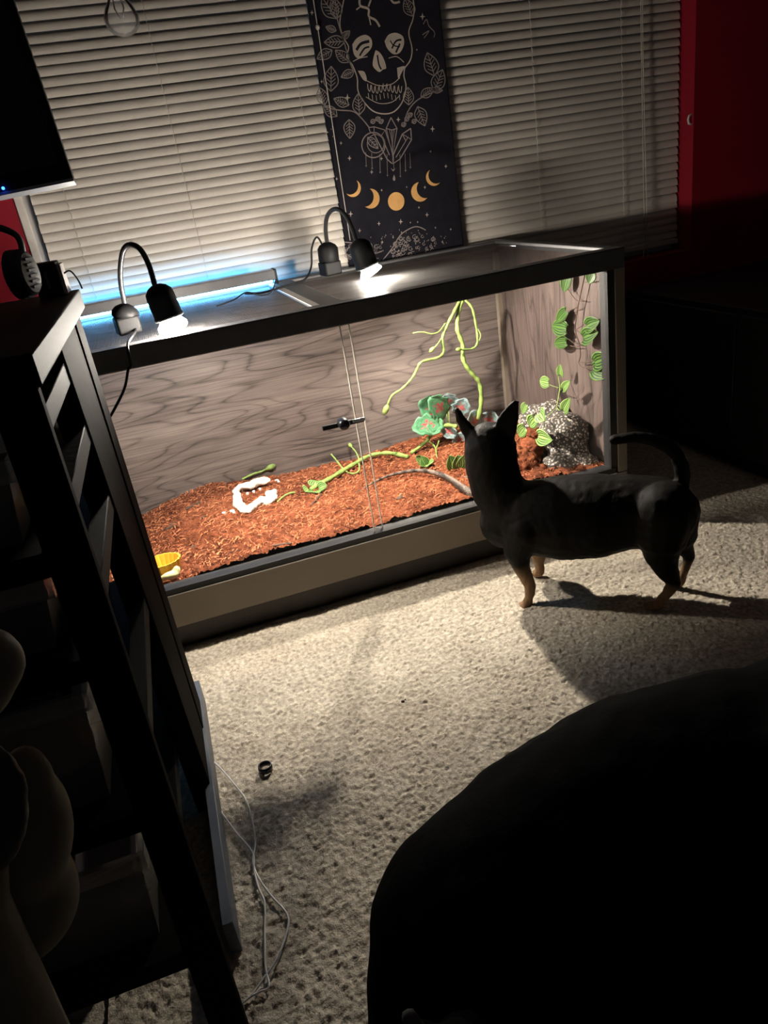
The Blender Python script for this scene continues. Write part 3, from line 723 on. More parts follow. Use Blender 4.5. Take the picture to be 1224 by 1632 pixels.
# ------------------------------------------------------------------ speckled rock hide
def rock_mat():
    t = NT('speckled_granite_resin'); v = t.coords(); vo = t.n('ShaderNodeTexVoronoi'); vo.inputs['Scale'].default_value = 170; t.l(v, vo.inputs['Vector'])
    f = t.math('ADD', t.math('MULTIPLY', vo.outputs['Distance'], .9), t.math('MULTIPLY', t.noise(v, 120, 3), .55))
    t.bsdf(t.ramp(f, [(.42, (.62,.55,.48,1)), (.57, (.26,.225,.195,1)), (.72, (.05,.044,.039,1))]), .7, 0, .3, f, -.5, .003); return t.m
M['rock'] = rock_mat()
rk = MB()
for (px, py, y, r) in [(895,690,.17,.056),(875,700,.22,.052),(905,720,.13,.048),(880,665,.23,.045),(850,670,.29,.040),(905,745,.10,.040),(935,742,.085,.030),(885,745,.10,.034),(905,690,.15,.055)]:
    p = U(px, py, y=y); p.x = min(p.x, -.022-r*.8); rk.ell(p, r, r, r*.95, 16, 10)
def rdisp(p, n): return n*(.006*mnoise.noise(p*38)+.0025*mnoise.noise(p*120))
rock = fuse('rock_hide', rk, M['rock'], None, .005, 3, rdisp)
tag(rock, 'grey speckled granite-look rock hide in the right front corner of the terrarium', 'rock')
# bedding piled in front of the hide
pk = MB()
for (px, py, y, r) in [(845,715,.16,.030),(838,740,.12,.034),(858,752,.09,.022),(850,700,.20,.030),(825,735,.14,.040)]: pk.ell(U(px,py,y=y), r, r, r*.9, 12, 8)
pile = fuse('bedding_pile', pk, M['sub'], None, .004, 2, lambda p, n: n*(.006*mnoise.noise(p*80)+.005*mnoise.noise(p*190)))
tag(pile, 'heap of orange bedding pushed up beside the speckled rock hide', 'bedding', kind='stuff')

# ------------------------------------------------------------------ lizard, ornaments, dishes
def scale_mat():
    t = NT('banded_scales'); v = t.coords((1,1,1)); vo = t.n('ShaderNodeTexVoronoi'); vo.inputs['Scale'].default_value = 320; t.l(v, vo.inputs['Vector'])
    wv = t.n('ShaderNodeTexWave'); wv.inputs['Scale'].default_value = 16; wv.inputs['Distortion'].default_value = 1.5; t.l(v, wv.inputs['Vector'])
    f = t.math('ADD', t.math('MULTIPLY', wv.outputs[1], .6), t.math('MULTIPLY', vo.outputs['Distance'], .5))
    t.bsdf(t.ramp(f, [(.28, (.022,.016,.013,1)), (.72, (.13,.10,.08,1))]), .6, 0, .3, vo.outputs['Distance'], .5, .002); return t.m
M['scale'] = scale_mat()
lz = thing('lizard', 'grey-brown banded lizard whose long tapering tail arches over the bedding beside the small dog', 'lizard', S(755,790))
tp = [S(572,784,.002),S(590,772,.004),S(612,761,.008),S(640,753,.012),S(668,750,.014),S(695,754,.013),S(718,764,.011),S(738,778,.011),S(756,788,.012)]
bd = [tp[-1], S(772,782,.016)]
pbody = tp[-1]
q = [Vector(p) for p in tp]+[pbody+Vector((.020,.012,.006)), pbody+Vector((.042,.035,.010)), pbody+Vector((.055,.065,.010)), pbody+Vector((.058,.092,.010)), pbody+Vector((.056,.108,.013))]
rr = [.0016,.0024,.0034,.0044,.0053,.0062,.0072,.0085,.010,.015,.021,.022,.016,.011]
lm = MB(); qs = spline(q, 5); rs_ = [float(np.interp(i/5, range(len(rr)), rr)) for i in range(len(qs))]
lm.tube(qs, rs_, 12)
hd = q[-1]; lm.ell(hd+Vector((0,.016,.003)), .014, .021, .011, 12, 8)
for k, (i, sg) in enumerate(((9,1),(9,-1),(12,1),(12,-1))):
    c = q[i]; dirv = (q[min(i+1,len(q)-1)]-q[i-1]).normalized(); sd = Vector((-dirv.y, dirv.x, 0))*sg
    chain(lm, [(c, .008), (c+sd*.022+Vector((0,0,-.004)), .006), (c+sd*.028+dirv*.012+Vector((0,0,-.014)), .004), (c+sd*.034+dirv*.02+Vector((0,0,-.016)), .003)], 8)
fuse('body', lm, M['scale'], lz, .0022, 2)
for sg in (-1,1): MB().ell(hd+Vector((.011*sg,.020,.007)), .0026, .0026, .0026, 8, 6).build('eye', M['black'], lz, True)
jw = thing('jaw_ornament', 'bright white bone-like open jaw ornament lying on the bedding mound', 'ornament', S(405,800))
def bone(pts, name='jaw_half', m=None):
    b = MB(); chain(b, [(S(px,py,l), r) for px, py, l, r in pts], 10); return fuse(name, b, m or M['bone'], jw, .0026, 1, lambda p, n: n*(.0026*mnoise.noise(p*130)+.0012*mnoise.noise(p*320)))
bone([(378,790,.012,.010),(379,803,.010,.011),(388,812,.008,.011),(397,812,.008,.010),(408,803,.008,.008),(418,797,.010,.010),(428,800,.006,.011),(434,792,.012,.012),(428,788,.014,.009),(437,784,.012,.007)])
bone([(375,783,.014,.007),(384,775,.018,.007),(398,774,.018,.009),(412,768,.018,.011),(425,766,.018,.009)])
for a in ((385,780),(394,785),(404,782),(414,778),(405,799),(416,795)):
    p = S(*a, .010); MB().lathe(p, (0,0,-1), [(.0035,0),(.003,.005),(.0006,.012)], 7).build('tooth', M['bone'], jw, True)
for i, (px, py, r) in enumerate(((357,818,.006),(370,815,.007),(441,766,.006))):
    b = MB(); b.ell(S(px,py,.002), r, r*.8, r*.6, 8, 6); b.ell(S(px+3,py+2,.002), r*.6, r*.7, r*.5, 8, 6)
    tag(b.build('white_crumb', M['bone'], None, True), ['leftmost white crumb on the bedding near the jaw ornament','white crumb touching the lower left of the jaw ornament','pale crumb behind the right end of the jaw ornament'][i], 'crumb', 'white crumbs on the bedding')
# yellow dish, corrugated rim
yd = U(268,893,y=.09); b = MB(); n = 40; vs = []; fs = []
for k, (rf, dz) in enumerate(((.026,-.026),(.034,.004),(.031,.004),(.023,-.022))):
    for i in range(n):
        a = 2*PI*i/n; r = rf*(1+(.045 if i%2 else -.02)); vs.append((yd.x-.012+r*1.1*math.cos(a), yd.y+r*.9*math.sin(a), yd.z+dz))
for k in range(3): fs += [(k*n+i, k*n+(i+1)%n, (k+1)*n+(i+1)%n, (k+1)*n+i) for i in range(n)]
fs += [tuple(range(n)), tuple(range(3*n, 4*n))]
b.add(vs, fs); tag(b.build('yellow_dish', M['yellow'], None, 'auto'), 'small yellow dish with crimped rim sunk in the bedding at the left', 'dish')
yp = U(272,917,y=.045); b = MB(); b.ell(yp, .018, .008, .009, 12, 8); b.ell(yp+Vector((.014,.004,.006)), .008, .006, .010, 10, 8); b.ell(yp+Vector((-.014,.004,-.004)), .010, .006, .007, 10, 8)
tag(fuse('yellow_fruit_piece', b, M['paleyellow'], None, .003, 2), 'pale yellow-green food scrap on bedding at the left front glass', 'food')

# ================================================================== lamps on the roof
def glow(k): return emit('glowing_bulb_glass', (1.0,.91,.79,1), BULB_GLOW[k]), emit('halogen_lens', (1.0,.90,.76,1), 260.0)
M['lamp'] = mat('matte_lamp_black', (.0045,.0045,.005,1), .6, 0, .15)
def lamp(label, base, arch, sock, bulb_c, axis, cable, k):
    """clip base, gooseneck, socket, lit reflector bulb and cord"""
    t = thing('clip_lamp', label, 'lamp', base)
    bz = Vector(base); gm, lm_ = glow(k)
    b = MB(); b.obox(bz+Vector((0,0,.016)), (.021,.003,0), (-.004,.022,0), (0,0,.016)); b.build('clip_base', M['lamp'], t, bevel=.004)
    nk = Vector(arch[0])
    b = MB(); b.lathe(bz+Vector((0,0,.028)), nk-(bz+Vector((0,0,.028))), [(.020,0),(.0245,.005),(.0245,(nk-bz).length-.042),(.019,(nk-bz).length-.034),(.008,(nk-bz).length-.028)], 18); b.build('switch_housing', M['lamp'], t, True)
    q = spline([Vector(p) for p in arch], 8); n = len(q)
    q2 = []; r2 = []
    for i in range(n-1):
        for w3 in range(3): q2.append(q[i].lerp(q[i+1], w3/3)); r2.append(.0046+(.0005 if w3 == 1 else 0))
    q2.append(q[-1]); r2.append(.0046)
    MB().tube(q2, r2, 10).build('gooseneck', M['steelneck'], t, True)
    ax = Vector(axis).normalized(); s0 = Vector(sock); bc = Vector(bulb_c); L = (bc-s0).length
    MB().lathe(s0, bc-s0, [(.007,-.006),(.016,-.002),(.0235,.006),(.0250,.016),(.0250,L*.85),(.0262,L*.88),(.0262,L-.002),(.018,L)], 24).build('socket', M['lamp'], t, True)
    bl = MB().lathe(bc, ax, [(.014,-.004),(.018,.001),(.0235,.008),(.0265,.012),(.0265,.0145),(.024,.015)], 28).build('bulb', gm, t, True)
    MB().lathe(bc+ax*.0151, ax, [(.022,0),(.022,.0006)], 24).build('bulb_lens', lm_, bl)
    ld = bpy.data.lights.new('bulb_light', 'SPOT'); ld.energy = BULB_W[k]; ld.color = (1.0,.90,.76); ld.spot_size = math.radians(156); ld.spot_blend = .55; ld.shadow_soft_size = .012
    lo = bpy.data.objects.new('bulb_light', ld); COL.objects.link(lo); lo.parent = t
    lo.location = bc+ax*.018-Vector(t.location); lo.rotation_mode = 'QUATERNION'; lo.rotation_quaternion = ax.to_track_quat('-Z', 'Y')
    MB().tube(spline([Vector(p) for p in cable], 6), .0023, 8).build('power_cord', M['lamp'], t, True)
    return t
b1 = U(207,531,z=.600); Y1 = b1.y
c1 = U(271,509,z=.622)
def arc(px, ya, yb): return [U(x, y, y=ya+(yb-ya)*i/(len(px)-1)) for i, (x, y) in enumerate(px)]
l1 = arc([(199,484),(193,455),(192,425),(197,398),(209,390),(224,398),(237,422),(247,455)], Y1, c1.y+.006)
lamp('black gooseneck clip lamp lit on the terrarium roof, nearest the black shelf', b1, l1, U(250,459,y=c1.y+.004), c1, (.16,.26,-1),
     [b1+Vector((.010,-.01,.02)), b1+Vector((.012,-.03,.006)), Vector((b1.x-.002,-.006,.603)), Vector((b1.x-.006,-.010,.57)), U(204,590,y=-.012), U(198,620,y=-.014), U(178,660,y=-.02), U(160,690,y=-.02)], 0)
b2 = U(528,438,z=.600); Y2 = b2.y
c2 = U(586,427,z=.619)
l2 = arc([(521,386),(519,365),(521,346),(529,335),(540,334),(552,345),(562,366),(568,384)], Y2, c2.y+.006)
lamp('black gooseneck clip lamp lit on the terrarium roof, in front of the skull banner', b2, l2, U(571,386,y=c2.y+.004), c2, (.40,-.36,-1),
     [b2+Vector((-.004,0,.05)), U(506,378,y=Y2), U(497,395,y=Y2), U(496,425,y=Y2), U(485,446,z=.604), U(455,456,z=.603), U(420,466,z=.603), U(390,468,z=.603)], 1)
# aluminium light bar lying along the back of the roof
e1 = U(441,450,z=.600); e0 = Vector((-1.17, e1.y-.012, .600))
bn = Vector((0,1,0))
bar = thing('light_bar', 'silver LED light bar lying along the back of the terrarium roof, glowing blue-white', 'lamp', (e0+e1)/2)
dv = (e1-e0).normalized()
MB().bar(e0+Vector((0,0,.023)), e1+Vector((0,0,.023)), .036, .018).build('housing', M['alu'], bar, bevel=.003)
MB().bar(e0+Vector((0,-.0185,.0195)), e1+Vector((0,-.0185,.0195)), .002, .022).build('front_skirt', M['rim'], bar)
MB().bar(e1+Vector((-.006,0,.0135)), e1+Vector((.002,0,.0135)), .040, .040).build('end_cap', M['black'], bar, bevel=.003)
MB().bar(e0+Vector((-.002,0,.0135)), e0+Vector((.006,0,.0135)), .040, .040).build('end_cap', M['black'], bar, bevel=.003)
MB().tube([e0+dv*.010+Vector((0,.002,.0105)), e1-dv*.010+Vector((0,.002,.0105))], .0085, 12).build('led_strip', emit('led_strip_light', (.12,.50,1.0,1), LED_GLOW), bar)
b = MB(); b.tube(spline([e1+Vector((0,-.006,.010)), U(432,466,z=.602), U(412,470,z=.602), U(392,466,z=.602), U(372,478,z=.602), U(345,488,z=.602)], 6), .0018, 6); b.build('power_cord', M['black'], bar, True)
# small pale stick on the roof
p0, p1 = U(796,391,z=.603), U(822,392,z=.603)
b = MB(); b.tube([p0, p1], .0011, 6); b.ell(p1, .003, .003, .003, 8, 6); tag(b.build('pin', M['silver'], None, True), 'thin pale pin with a round head on the right of the terrarium roof', 'pin')

# ================================================================== shelf at the left
SX = -1.0
shelf = thing('shelf_unit', 'dark brown wooden shelf unit with open side rails at the left foreground', 'shelf', (-1.25,-.48,0))
SXL = -1.55; FY, RY = -.745, -.20
Wd = M['shelfwood']
def post(x0, x1, y0, y1, z1=.69, lean=0.0, name='leg'):
    b = MB(); b.add([(x0,y0-lean,0),(x1,y0-lean,0),(x1,y1-lean,0),(x0,y1-lean,0),(x0,y0,z1),(x1,y0,z1),(x1,y1,z1),(x0,y1,z1)],
        [(0,3,2,1),(4,5,6,7),(0,1,5,4),(1,2,6,5),(2,3,7,6),(3,0,4,7)]); return b.build(name, M['shelfpost'], shelf, bevel=.0015)
post(SX-.035, SX, -.735, -.720, .69, .075); post(SXL, SXL+.035, -.735, -.720, .69, .075)
post(SX-.035, SX, -.335, -.262, .69, -.0); post(SXL, SXL+.035, -.335, -.262)
post(SX-.030, SX-.002, -.52, -.338, .69, -.06, 'side_upright'); 
MB().box((SXL-.01,-.735,.690), (SX+.004,-.19,.716)).build('top_board', Wd, shelf, bevel=.002)
for z in (.650,.583,.500,.357): 
    dy = -(.69-z)/.69*.07
    MB().box((SX-.022,-.712+dy,z), (SX-.004,-.46,z+.021)).build('side_rail', Wd, shelf, bevel=.001)
    MB().box((SXL+.004,-.712+dy,z), (SXL+.022,-.30,z+.021)).build('side_rail', Wd, shelf, bevel=.001)
for z in (.565,.468,.308,.140): 
    dy = -(.69-z)/.69*.07
    MB().box((SXL+.01,-.735+dy,z-.022), (SX-.030,-.27,z)).build('shelf_board', Wd, shelf, bevel=.001)
MB().box((SX-.010,-.70,0), (SX+.003,-.20,.050)).build('bottom_rail', M['litrail'], shelf, bevel=.001, label='bottom side rail painted blue-grey for the LED light on it')  # bluish LED light on the rail is put into its colour
# bins
def bin_(y, x0, x1, z0, z1, depth, label):
    t = thing('storage_bin', label, 'bin', ((x0+x1)/2, y+depth/2, z0), 'clear plastic bins on the dark shelf')
    w_ = .0022; a = .012
    b = MB(); b.add([(x0+a,y+a,z0),(x1-a,y+a,z0),(x1-a,y+depth-a,z0),(x0+a,y+depth-a,z0),(x0,y,z1),(x1,y,z1),(x1,y+depth,z1),(x0,y+depth,z1)], [(0,1,5,4),(1,2,6,5),(2,3,7,6),(3,0,4,7),(0,3,2,1)])
    b.build('tub', M['bin'], t)
    b = MB(); b.box((x0-.006,y-.006,z1-.018), (x1+.006,y,z1)); b.box((x0-.006,y+depth,z1-.018), (x1+.006,y+depth+.006,z1)); b.box((x1,y,z1-.018), (x1+.006,y+depth,z1)); b.box((x0-.006,y,z1-.018), (x0,y+depth,z1))
    b.build('rim', M['bin'], t); return t
bin_(-.725,-1.30,-1.042,.565,.640,.34,'milky plastic bin on the uppermost shelf under the top board')
bin_(-.735,-1.30,-1.045,.468,.540,.36,'milky plastic bin on the second shelf from the top')
bin_(-.750,-1.30,-1.046,.308,.435,.36,'milky plastic bin on the third shelf holding a tan ball')
bin_(-.770,-1.30,-1.046,.140,.262,.36,'milky plastic bin on the lowest shelf holding a crinkled bag')
tb = U(95,1190,y=-.66); b = MB(); b.ell((tb.x,tb.y,tb.z), .034, .032, .038, 18, 12); tag(fuse('tan_ball', b, mat('tan_felt', (.20,.13,.085,1), .9), None, .004, 2, lambda p, n: n*.002*mnoise.noise(p*60)), 'soft tan ball inside the bin on the third shelf', 'ball')
for i, (px, py, c, lab) in enumerate([(60,1150,(.02,.02,.022,1),'dark square box in the third shelf bin left of the tan ball'),(150,1110,(.24,.19,.15,1),'small pale carton in the third shelf bin behind the tan ball')]):
    p = U(px,py,y=-.62); b = MB(); b.obox(p, (.028-.010*i,.004,0), (-.003,.022,0), (0,.003,.026-.010*i)); b.obox(p+Vector((0,0,.027-.010*i)), (.0285-.010*i,.004,0), (-.003,.0225,0), (0,0,.002)); tag(b.build('carton', mat('carton_card', c, .7), None, bevel=.002), lab, 'box')
p = U(235,1410,y=-.68); b = MB(); b.ell(p, .032, .030, .026, 24, 16)
tag(fuse('crinkled_bag', b, sheer('bag_film', (.35,.33,.26,1), .5, .2, .12), None, .004, 1, lambda q_, n: n*(.008*mnoise.noise(q_*55)+.004*mnoise.noise(q_*140))), 'crinkled clear bag inside the lowest shelf bin', 'bag')
p = U(165,1345,y=-.70); b = MB(); b.obox(p, (.034,-.004,.004), (.002,.05,.0), (-.001,0,.003)); b.obox(p+Vector((.004,0,.006)), (.030,.004,.003), (-.002,.045,0), (0,0,.002)); tag(b.build('paper_stack', mat('dim_white_paper', (.34,.30,.32,1), .8), None), 'loose white papers lying over the lowest shelf bin', 'paper')
# on the shelf top: box and headphones
def on_top(px, py): return U(px, py, z=.716)
bxr = U(108,462,y=-.24); bw = (U(108,462,y=-.24)-U(62,470,y=-.24)).length; bh = (U(100,412,y=-.24)-U(106,462,y=-.24)).length
x1_ = bxr.x; z0_ = .7165; z1_ = max(z0_+.03, U(101,414,y=-.24).z)
bx = thing('speaker_box', 'small black box with its lit right edge painted pale on the shelf top', 'box', (x1_-bw/2,-.22,z0_))
MB().box((x1_-bw,-.245,z0_), (x1_-.005,-.195,z1_)).build('case', M['black'], bx, bevel=.002)
MB().box((x1_-.005,-.244,z0_), (x1_,-.196,z1_-.004)).build('lit_side', mat('lit_side_pale', (.30,.27,.25,1), .5), bx, bevel=.001)  # light on the right side of the box, painted as a pale face
MB().box((x1_-.022,-.2465,z0_+.010), (x1_-.018,-.2455,z1_-.010)).build('trim_line', mat('dull_trim', (.10,.10,.10,1), .5), bx)
MB().tube(spline([(x1_-.001,-.22,z0_+.024),(x1_+.008,-.22,z0_+.026),(x1_+.014,-.218,z0_+.014),(x1_+.016,-.216,z0_+.001)], 5), .0012, 6).build('power_cord', M['black'], bx, True)
hp = U(40,436,y=-.36); hp.z = max(hp.z, .716+.030)
h = thing('headphones', 'black over-ear headphones with ribbed cup on the shelf top', 'headphones', (hp.x,hp.y,.716))
for sx in (0, -.095):
    c = hp+Vector((sx,0,0)); ax_ = Vector((1,-.30,0)).normalized()
    MB().lathe(c, ax_, [(.016,-.016),(.0275,-.012),(.0275,-.008),(.0245,-.0065),(.0245,-.005),(.0270,-.0035),(.0270,0),(.024,.0015),(.024,.003),(.0255,.0045),(.022,.0075),(.010,.009)], 28).build('ear_cup', M['matte'], h, 'auto', angle=30)
    b = MB(); sd_ = Vector((.30,1,0)).normalized()
    for k in range(6):
        zz = -.015+k*.006; b.bar(c+ax_*.0085-sd_*.010+Vector((0,0,zz)), c+ax_*.0085+sd_*.010+Vector((0,0,zz)), .0035, .0026)
    b.build('ribs', mat('grey_ribs', (.05,.047,.042,1), .6), h)
q = [hp+Vector((.004,.004,.020)), hp+Vector((.0,.012,.044)), hp+Vector((-.047,.014,.062)), hp+Vector((-.092,.012,.044)), hp+Vector((-.096,.004,.020))]
MB().tube(spline(q, 8), .007, 10, True, .5).build('headband', M['matte'], h, True)
# monitor
my = -.43
ma, mc, md = U(118,288,y=my), U(60,0,y=my+.02), U(0,312,y=my)
ux = (md-ma).normalized(); uz = (mc-ma); uz = (uz-ux*uz.dot(ux)).normalized(); uy = ux.cross(uz)
if uy.y < 0: uy = -uy
mon = thing('monitor', 'black monitor with a blue standby light at the upper left, over the shelf', 'monitor', (ma.x-.27, my+.06, .716))
WM, HM = .54, .33
MB().obox(ma+ux*WM/2+uz*HM/2+uy*.011, ux*WM/2, uz*HM/2, uy*.011).build('casing', M['black'], mon, bevel=.002)
MB().obox(ma+ux*WM/2+uz*(HM/2+.006)-uy*.0006, ux*(WM/2-.010), uz*(HM/2-.012), uy*.0005).build('screen', mat('dark_screen', (.004,.004,.006,1), .2), mon)
MB().obox(ma+ux*WM/2+uz*.0012+uy*.012, ux*WM/2, uz*.0015, uy*.013).build('lit_lower_edge', mat('lit_edge_grey', (.35,.35,.38,1), .4), mon)  # edge coloured grey as if lit by the terrarium lamps
lp = U(5,300,y=my-.002)
MB().ell(lp, .0016, .001, .0016, 10, 8).build('standby_light', emit('blue_led', (.02,.10,1,1), 6), mon, True)
MB().box((ma.x-.30,my+.02,.722), (ma.x-.24,my+.04,ma.z+.06)).build('stand_post', M['black'], mon, bevel=.003)
MB().box((ma.x-.37,my-.04,.716), (ma.x-.17,my+.10,.724)).build('stand_foot', M['black'], mon, bevel=.003)

# ================================================================== chair at the left edge
ch = thing('chair', 'beige rounded chair cut off by the left edge in front of the shelf', 'chair', (-1.12,-.93,0))
ROTC = Matrix((CR, CF, CU)).transposed()
def pxell(mb, px, py, hw, hh, y, dep=1.0):
    p = U(px, py, y=y); k = (p-CAM).dot(CF)/FPX; mb.ell(p, hw*k, hw*k*dep, hh*k, 22, 14, ROTC)
b = MB(); pxell(b, 15, 1330, 100, 125, -.90, .8); pxell(b, 12, 1430, 112, 110, -.90, .8); pxell(b, 40, 1270, 50, 85, -.90, .8)
fuse('seat_shell', b, M['beige'], ch, .0045, 8)
b = MB(); pxell(b, -22, 1290, 70, 110, -.955, .5); fuse('seat_cushion', b, M['matte'], ch, .0045, 4)
b = MB(); pxell(b, -22, 1060, 60, 62, -.92, .9); pxell(b, -40, 1095, 60, 60, -.92, .9); fuse('armrest', b, M['beige'], ch, .0045, 6)
p0 = U(-40,1450,y=-.95); p1 = U(50,1720,y=-.95)
b = MB(); b.tube([U(-45,1300,y=-.95), p0, Vector((p1.x+.01,p1.y,0.0))], [.018,.020,.016], 12); b.build('leg', M['beige'], ch, True)
b = MB(); b.tube([U(-50,1110,y=-.92), U(-50,1290,y=-.92)], .014, 12); b.build('arm_post', M['matte'], ch, True)

# ================================================================== things on the carpet
rg = U(423,1224,z=.006); b = MB(); n = 28; vs = []; fs = []
prof = [(.0085,-.0045),(.0105,-.0045),(.0112,0),(.0105,.0045),(.0085,.0045),(.0080,0)]
for i in range(n):
    a = 2*PI*i/n
    for r, z in prof: vs.append((rg.x+r*math.cos(a), rg.y+r*math.sin(a), rg.z+.001+z))
k = len(prof)
for i in range(n):
    for j in range(k): fs.append((i*k+j, i*k+(j+1)%k, ((i+1)%n)*k+(j+1)%k, ((i+1)%n)*k+j))
b.add(vs, fs); tag(b.build('ring', M['ring'], None, True), 'small black metal ring lying on the carpet', 'ring')
cw = thing('white_wire', 'thin white earphone-like wire lying in two strands on the carpet beside the shelf', 'cable', U(405,1370,z=.004))
for l in ([(338,1212),(352,1225),(375,1252),(390,1272),(400,1300),(407,1340),(403,1370),(410,1395),(430,1425),(458,1458),(456,1490),(440,1530),(420,1560),(400,1588)],
          [(343,1270),(350,1290),(375,1325),(402,1358),(405,1385),(412,1415),(422,1440),(422,1490),(423,1540),(429,1572),(415,1580),(400,1588),(385,1600)]):
    MB().tube(spline([U(px,py,z=.0062) for px, py in l], 5), .0013, 6).build('strand', M['wire'], cw, True)
cp = U(642,1118,z=.002); b = MB(); b.ell(cp, .0032, .0028, .0024, 8, 6); b.ell(cp+Vector((.005,.002,0)), .0016, .0020, .0015, 8, 6)
tag(b.build('carpet_crumb', M['twig'], None, True), 'tiny dark crumb alone in the middle of the carpet', 'crumb')
# low dark cabinet by the right wall
cab = thing('cabinet', 'low black cabinet against the dark right wall', 'cabinet', (.63,.10,0))
MB().box((.372,-.35,.03), (.90,.55,.40)).build('carcass', M['matte'], cab, bevel=.003)
MB().box((.385,-.34,0), (.89,.54,.03)).build('kick_board', M['matte'], cab)
for y0 in (-.345,.10): 
    dr = MB().box((.360,y0,.045), (.372,y0+.44,.385)).build('door', M['matte'], cab, bevel=.002)
    MB().bar((.352,y0+.22,.30), (.352,y0+.26,.30), .006, .006).build('handle', M['black'], dr)

# ================================================================== small dog
P0 = Vector((-.235,-.245,0)); DS, DL = Vector((-.8,.6,0)), Vector((.6,.8,0))
def Dg(s, l, z): return P0+DS*s+DL*l+Vector((0,0,z))
def DU(px, py, l=0.0):
    d = CR*((px-612)/FPX) - CU*((py-816)/FPX) + CF
    t = ((P0-CAM).dot(DL)+l)/d.dot(DL); return CAM+d*t
dog = thing('small_dog', 'small black short-haired dog with tan legs and upright ears looking into the terrarium', 'dog', P0)
b = MB()
chain(b, [(Dg(.165,0,.158),.054),(Dg(.12,0,.166),.072),(Dg(.06,0,.167),.080),(Dg(0,0,.172),.079),(Dg(-.055,0,.181),.069),(Dg(-.105,0,.180),.066),(Dg(-.125,0,.165),.046)], 18)
chain(b, [(Dg(.150,0,.185),.056),(Dg(.180,.004,.225),.050),(Dg(.188,.012,.27),.050),(Dg(.190,.022,.302),.050)], 18)
chain(b, [(Dg(.192,.03,.295),.042),(Dg(.200,.072,.286),.023),(Dg(.205,.100,.280),.015)], 16)
earR = [(786,690),(793,668),(804,651),(820,637),(826,640),(826,668),(822,692),(815,712),(795,712)]
earL = [(724,649),(730,649),(741,666),(756,683),(770,692),(764,712),(747,716),(739,693),(728,670)]
for e in (earR, earL): b.prism([DU(px,py,.012) for px, py in e], DL*.013)
for l, pts in ((-.048, [(838,845,.035),(824,878,.026),(832,906,.0160),(845,934,.0118),(844,950,.0090),(840,962,.0095)]), (.055, [(845,850,.036),(858,880,.018),(859,898,.0105),(861,909,.0100)])):
    chain(b, [(DU(px,py,l), r) for px, py, r in pts], 12)
for (px, py, l) in ((832,966,-.052),(826,967,-.046),(836,967,-.058)): chain(b, [(DU(840,962,-.05),.0088),(DU(px,py,l),.0068)], 10)
chain(b, [(DU(860,910,.055),.0115),(DU(855,914,.058),.010)], 10)
for l, pts in ((-.040, [(1062,815,.054),(1055,848,.047),(1054,880,.032),(1062,907,.0215),(1075,929,.0125),(1063,946,.0098),(1051,961,.0098)]), (.037, [(1075,815,.046),(1080,848,.036),(1089,870,.019),(1099,886,.0110),(1091,908,.0082),(1084,928,.0088)])):
    chain(b, [(DU(px,py,l), r) for px, py, r in pts], 12)
for (px, py, l) in ((1036,966,-.044),(1030,965,-.036),(1042,967,-.05)): chain(b, [(DU(1052,961,-.042),.0092),(DU(px,py,l),.0068)], 10)
chain(b, [(DU(1083,926,.037),.011),(DU(1074,933,.04),.009)], 10)
tl = spline([DU(1078,800), DU(1086,775), DU(1086,745), DU(1072,718), DU(1045,703), DU(1012,697), DU(978,701)], 4)
chain(b, [(p, .0150-.0055*i/(len(tl)-1)) for i, p in enumerate(tl)], 10)
M['coat'] = coat_mat('short_dark_coat', .65, 220, .12)
dbody = fuse('body', b, M['coat'], dog, .0040, 3, lambda p, n: n*.0012*mnoise.noise(p*90))
def dogcol(p):
    s = (p-P0).dot(DS); l = (p-P0).dot(DL); blk = (.008,.0068,.006); tan = (.26,.16,.09)
    z = p.z+.01*mnoise.noise(p*40)
    if s > .07: f = 1-min(1, max(0, (z-.065)/.035))
    else: f = (1-min(1, max(0, (z-.040)/.025)))
    if -.10 < s < -.02 and .09 < z < .125 and abs(l) < .045: f = max(f, .6*(1-min(1, max(0, (z-.105)/.02))))
    if l > .075 and z > .25: f = .6
    return [a+(c-a)*f for a, c in zip(blk, tan)]
paint(dbody, dogcol)
for sg in (-1,1): MB().ell(Dg(.197+.020*sg,.062,.302), .006, .006, .006, 10, 8).build('eye', mat('dark_eye', (.01,.006,.004,1), .1), dog, True)
MB().ell(Dg(.206,.114,.285), .007, .006, .005, 10, 8).build('nose', M['black'], dog, True)

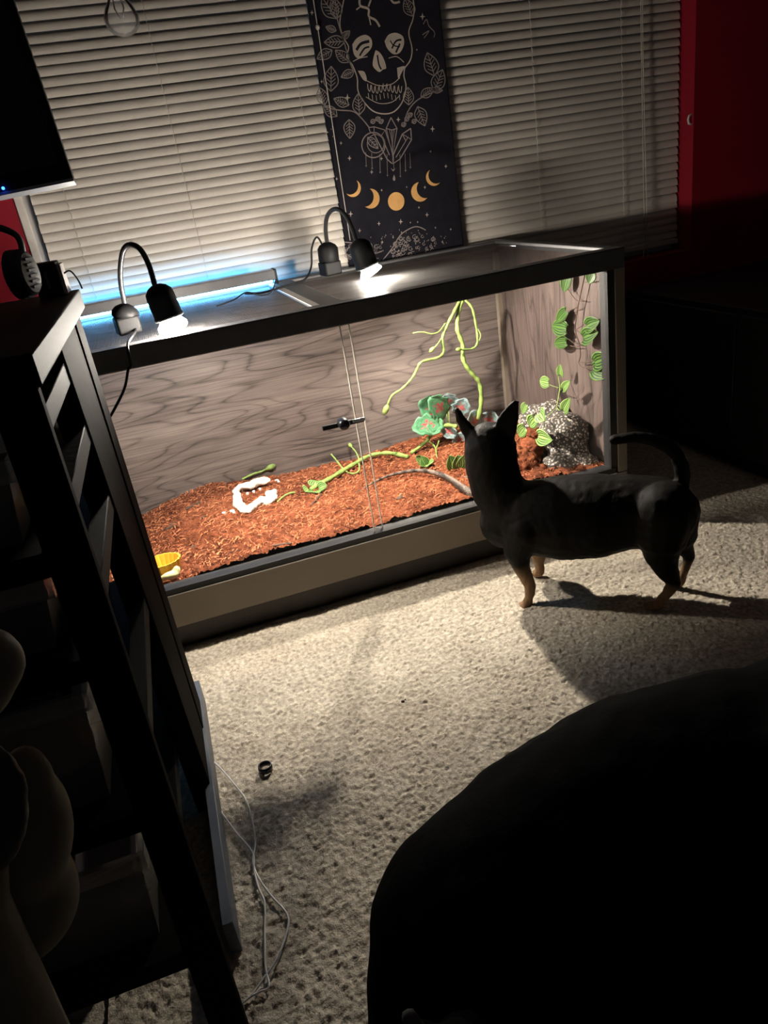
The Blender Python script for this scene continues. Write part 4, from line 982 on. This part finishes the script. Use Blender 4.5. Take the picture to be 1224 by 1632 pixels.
# ================================================================== large dog
B0 = Vector((-.62,-1.12,0))
big = thing('large_dog', 'larger plain black dog whose broad back fills the lower right foreground', 'dog', B0)
b = MB()
def BU(px, py, z): return U(px, py, z=z)
def BP(px, py, z, pr):
    p = U(px, py, z=z); return (p, pr*(p-CAM).dot(CF)/FPX)
chain(b, [BP(772,1600,.235,192), BP(785,1490,.27,198), BP(905,1405,.27,212), BP(1045,1330,.275,222), BP(1190,1305,.28,235), BP(1300,1290,.28,225)], 26)
chain(b, [BP(790,1640,.24,190), BP(960,1560,.25,200), BP(1150,1520,.25,200), BP(1260,1480,.26,200)], 22)
nk_, _ = BP(1300,1200,.33,150); hd_, _ = BP(1385,1170,.40,120)
chain(b, [BP(1310,1222,.31,186), BP(1350,1190,.36,128), BP(1385,1170,.40,120)], 20)
mz = hd_+Vector((.06,.09,-.01)); chain(b, [(hd_+Vector((.02,.02,0)), .052), (mz, .034), (mz+Vector((.025,.04,-.008)), .027)], 16)
for (px, py, sd) in ((800,1500,-1), (860,1390,1)):
    p, _ = BP(px, py, .22, 100); p = p+Vector((.3*sd*.12, -.95*sd*-.02, 0))
    chain(b, [(p, .080), (p+Vector((.02,0,-.08)), .050), (p+Vector((-.025,-.01,-.14)), .026), (Vector((p.x-.01,p.y,.035)), .021), (Vector((p.x+.01,p.y+.005,.020)), .022)], 14)
for (px, py) in ((1230,1400), (1160,1230)):
    p, _ = BP(px, py, .22, 100)
    chain(b, [(p, .070), (p+Vector((-.01,0,-.10)), .036), (Vector((p.x,p.y,.07)), .024), (Vector((p.x,p.y,.022)), .022), (Vector((p.x+.025,p.y+.015,.020)), .020)], 14)
for sg in (-1,1):
    e0_ = hd_+Vector((.055,-.03,.03))*sg*.9+Vector((0,0,.035)); b.prism([e0_, e0_+Vector((.03,.02,.012)), e0_+Vector((.02,.0,-.06)), e0_+Vector((-.008,-.02,-.055))], (.014,.012,0))
tl0 = U(720,1700,z=.34); tl1 = U(668,1660,z=.40); tl2 = U(648,1612,z=.43)
chain(b, [(BP(790,1640,.27,80)[0], .030), (tl0, .020), (tl1, .012), (tl2, .0065)], 10)
M['bigcoat'] = coat_mat('black_glossy_coat', .85, 160, .03)
bb = fuse('body', b, M['bigcoat'], big, .0075, 8, lambda p, n: n*.002*mnoise.noise(p*45))
paint(bb, lambda p: (.10,.10,.10) if (p-tl2).length < .022 else (.0018,.0018,.0018))
for sg in (-1,1): MB().ell(hd_+Vector((.045,.055,.022))+Vector((.034,-.022,0))*sg, .008, .008, .008, 10, 8).build('eye', M['black'], big, True)
MB().ell(mz+Vector((.045,.065,-.002)), .014, .012, .011, 10, 8).build('nose', M['black'], big, True)
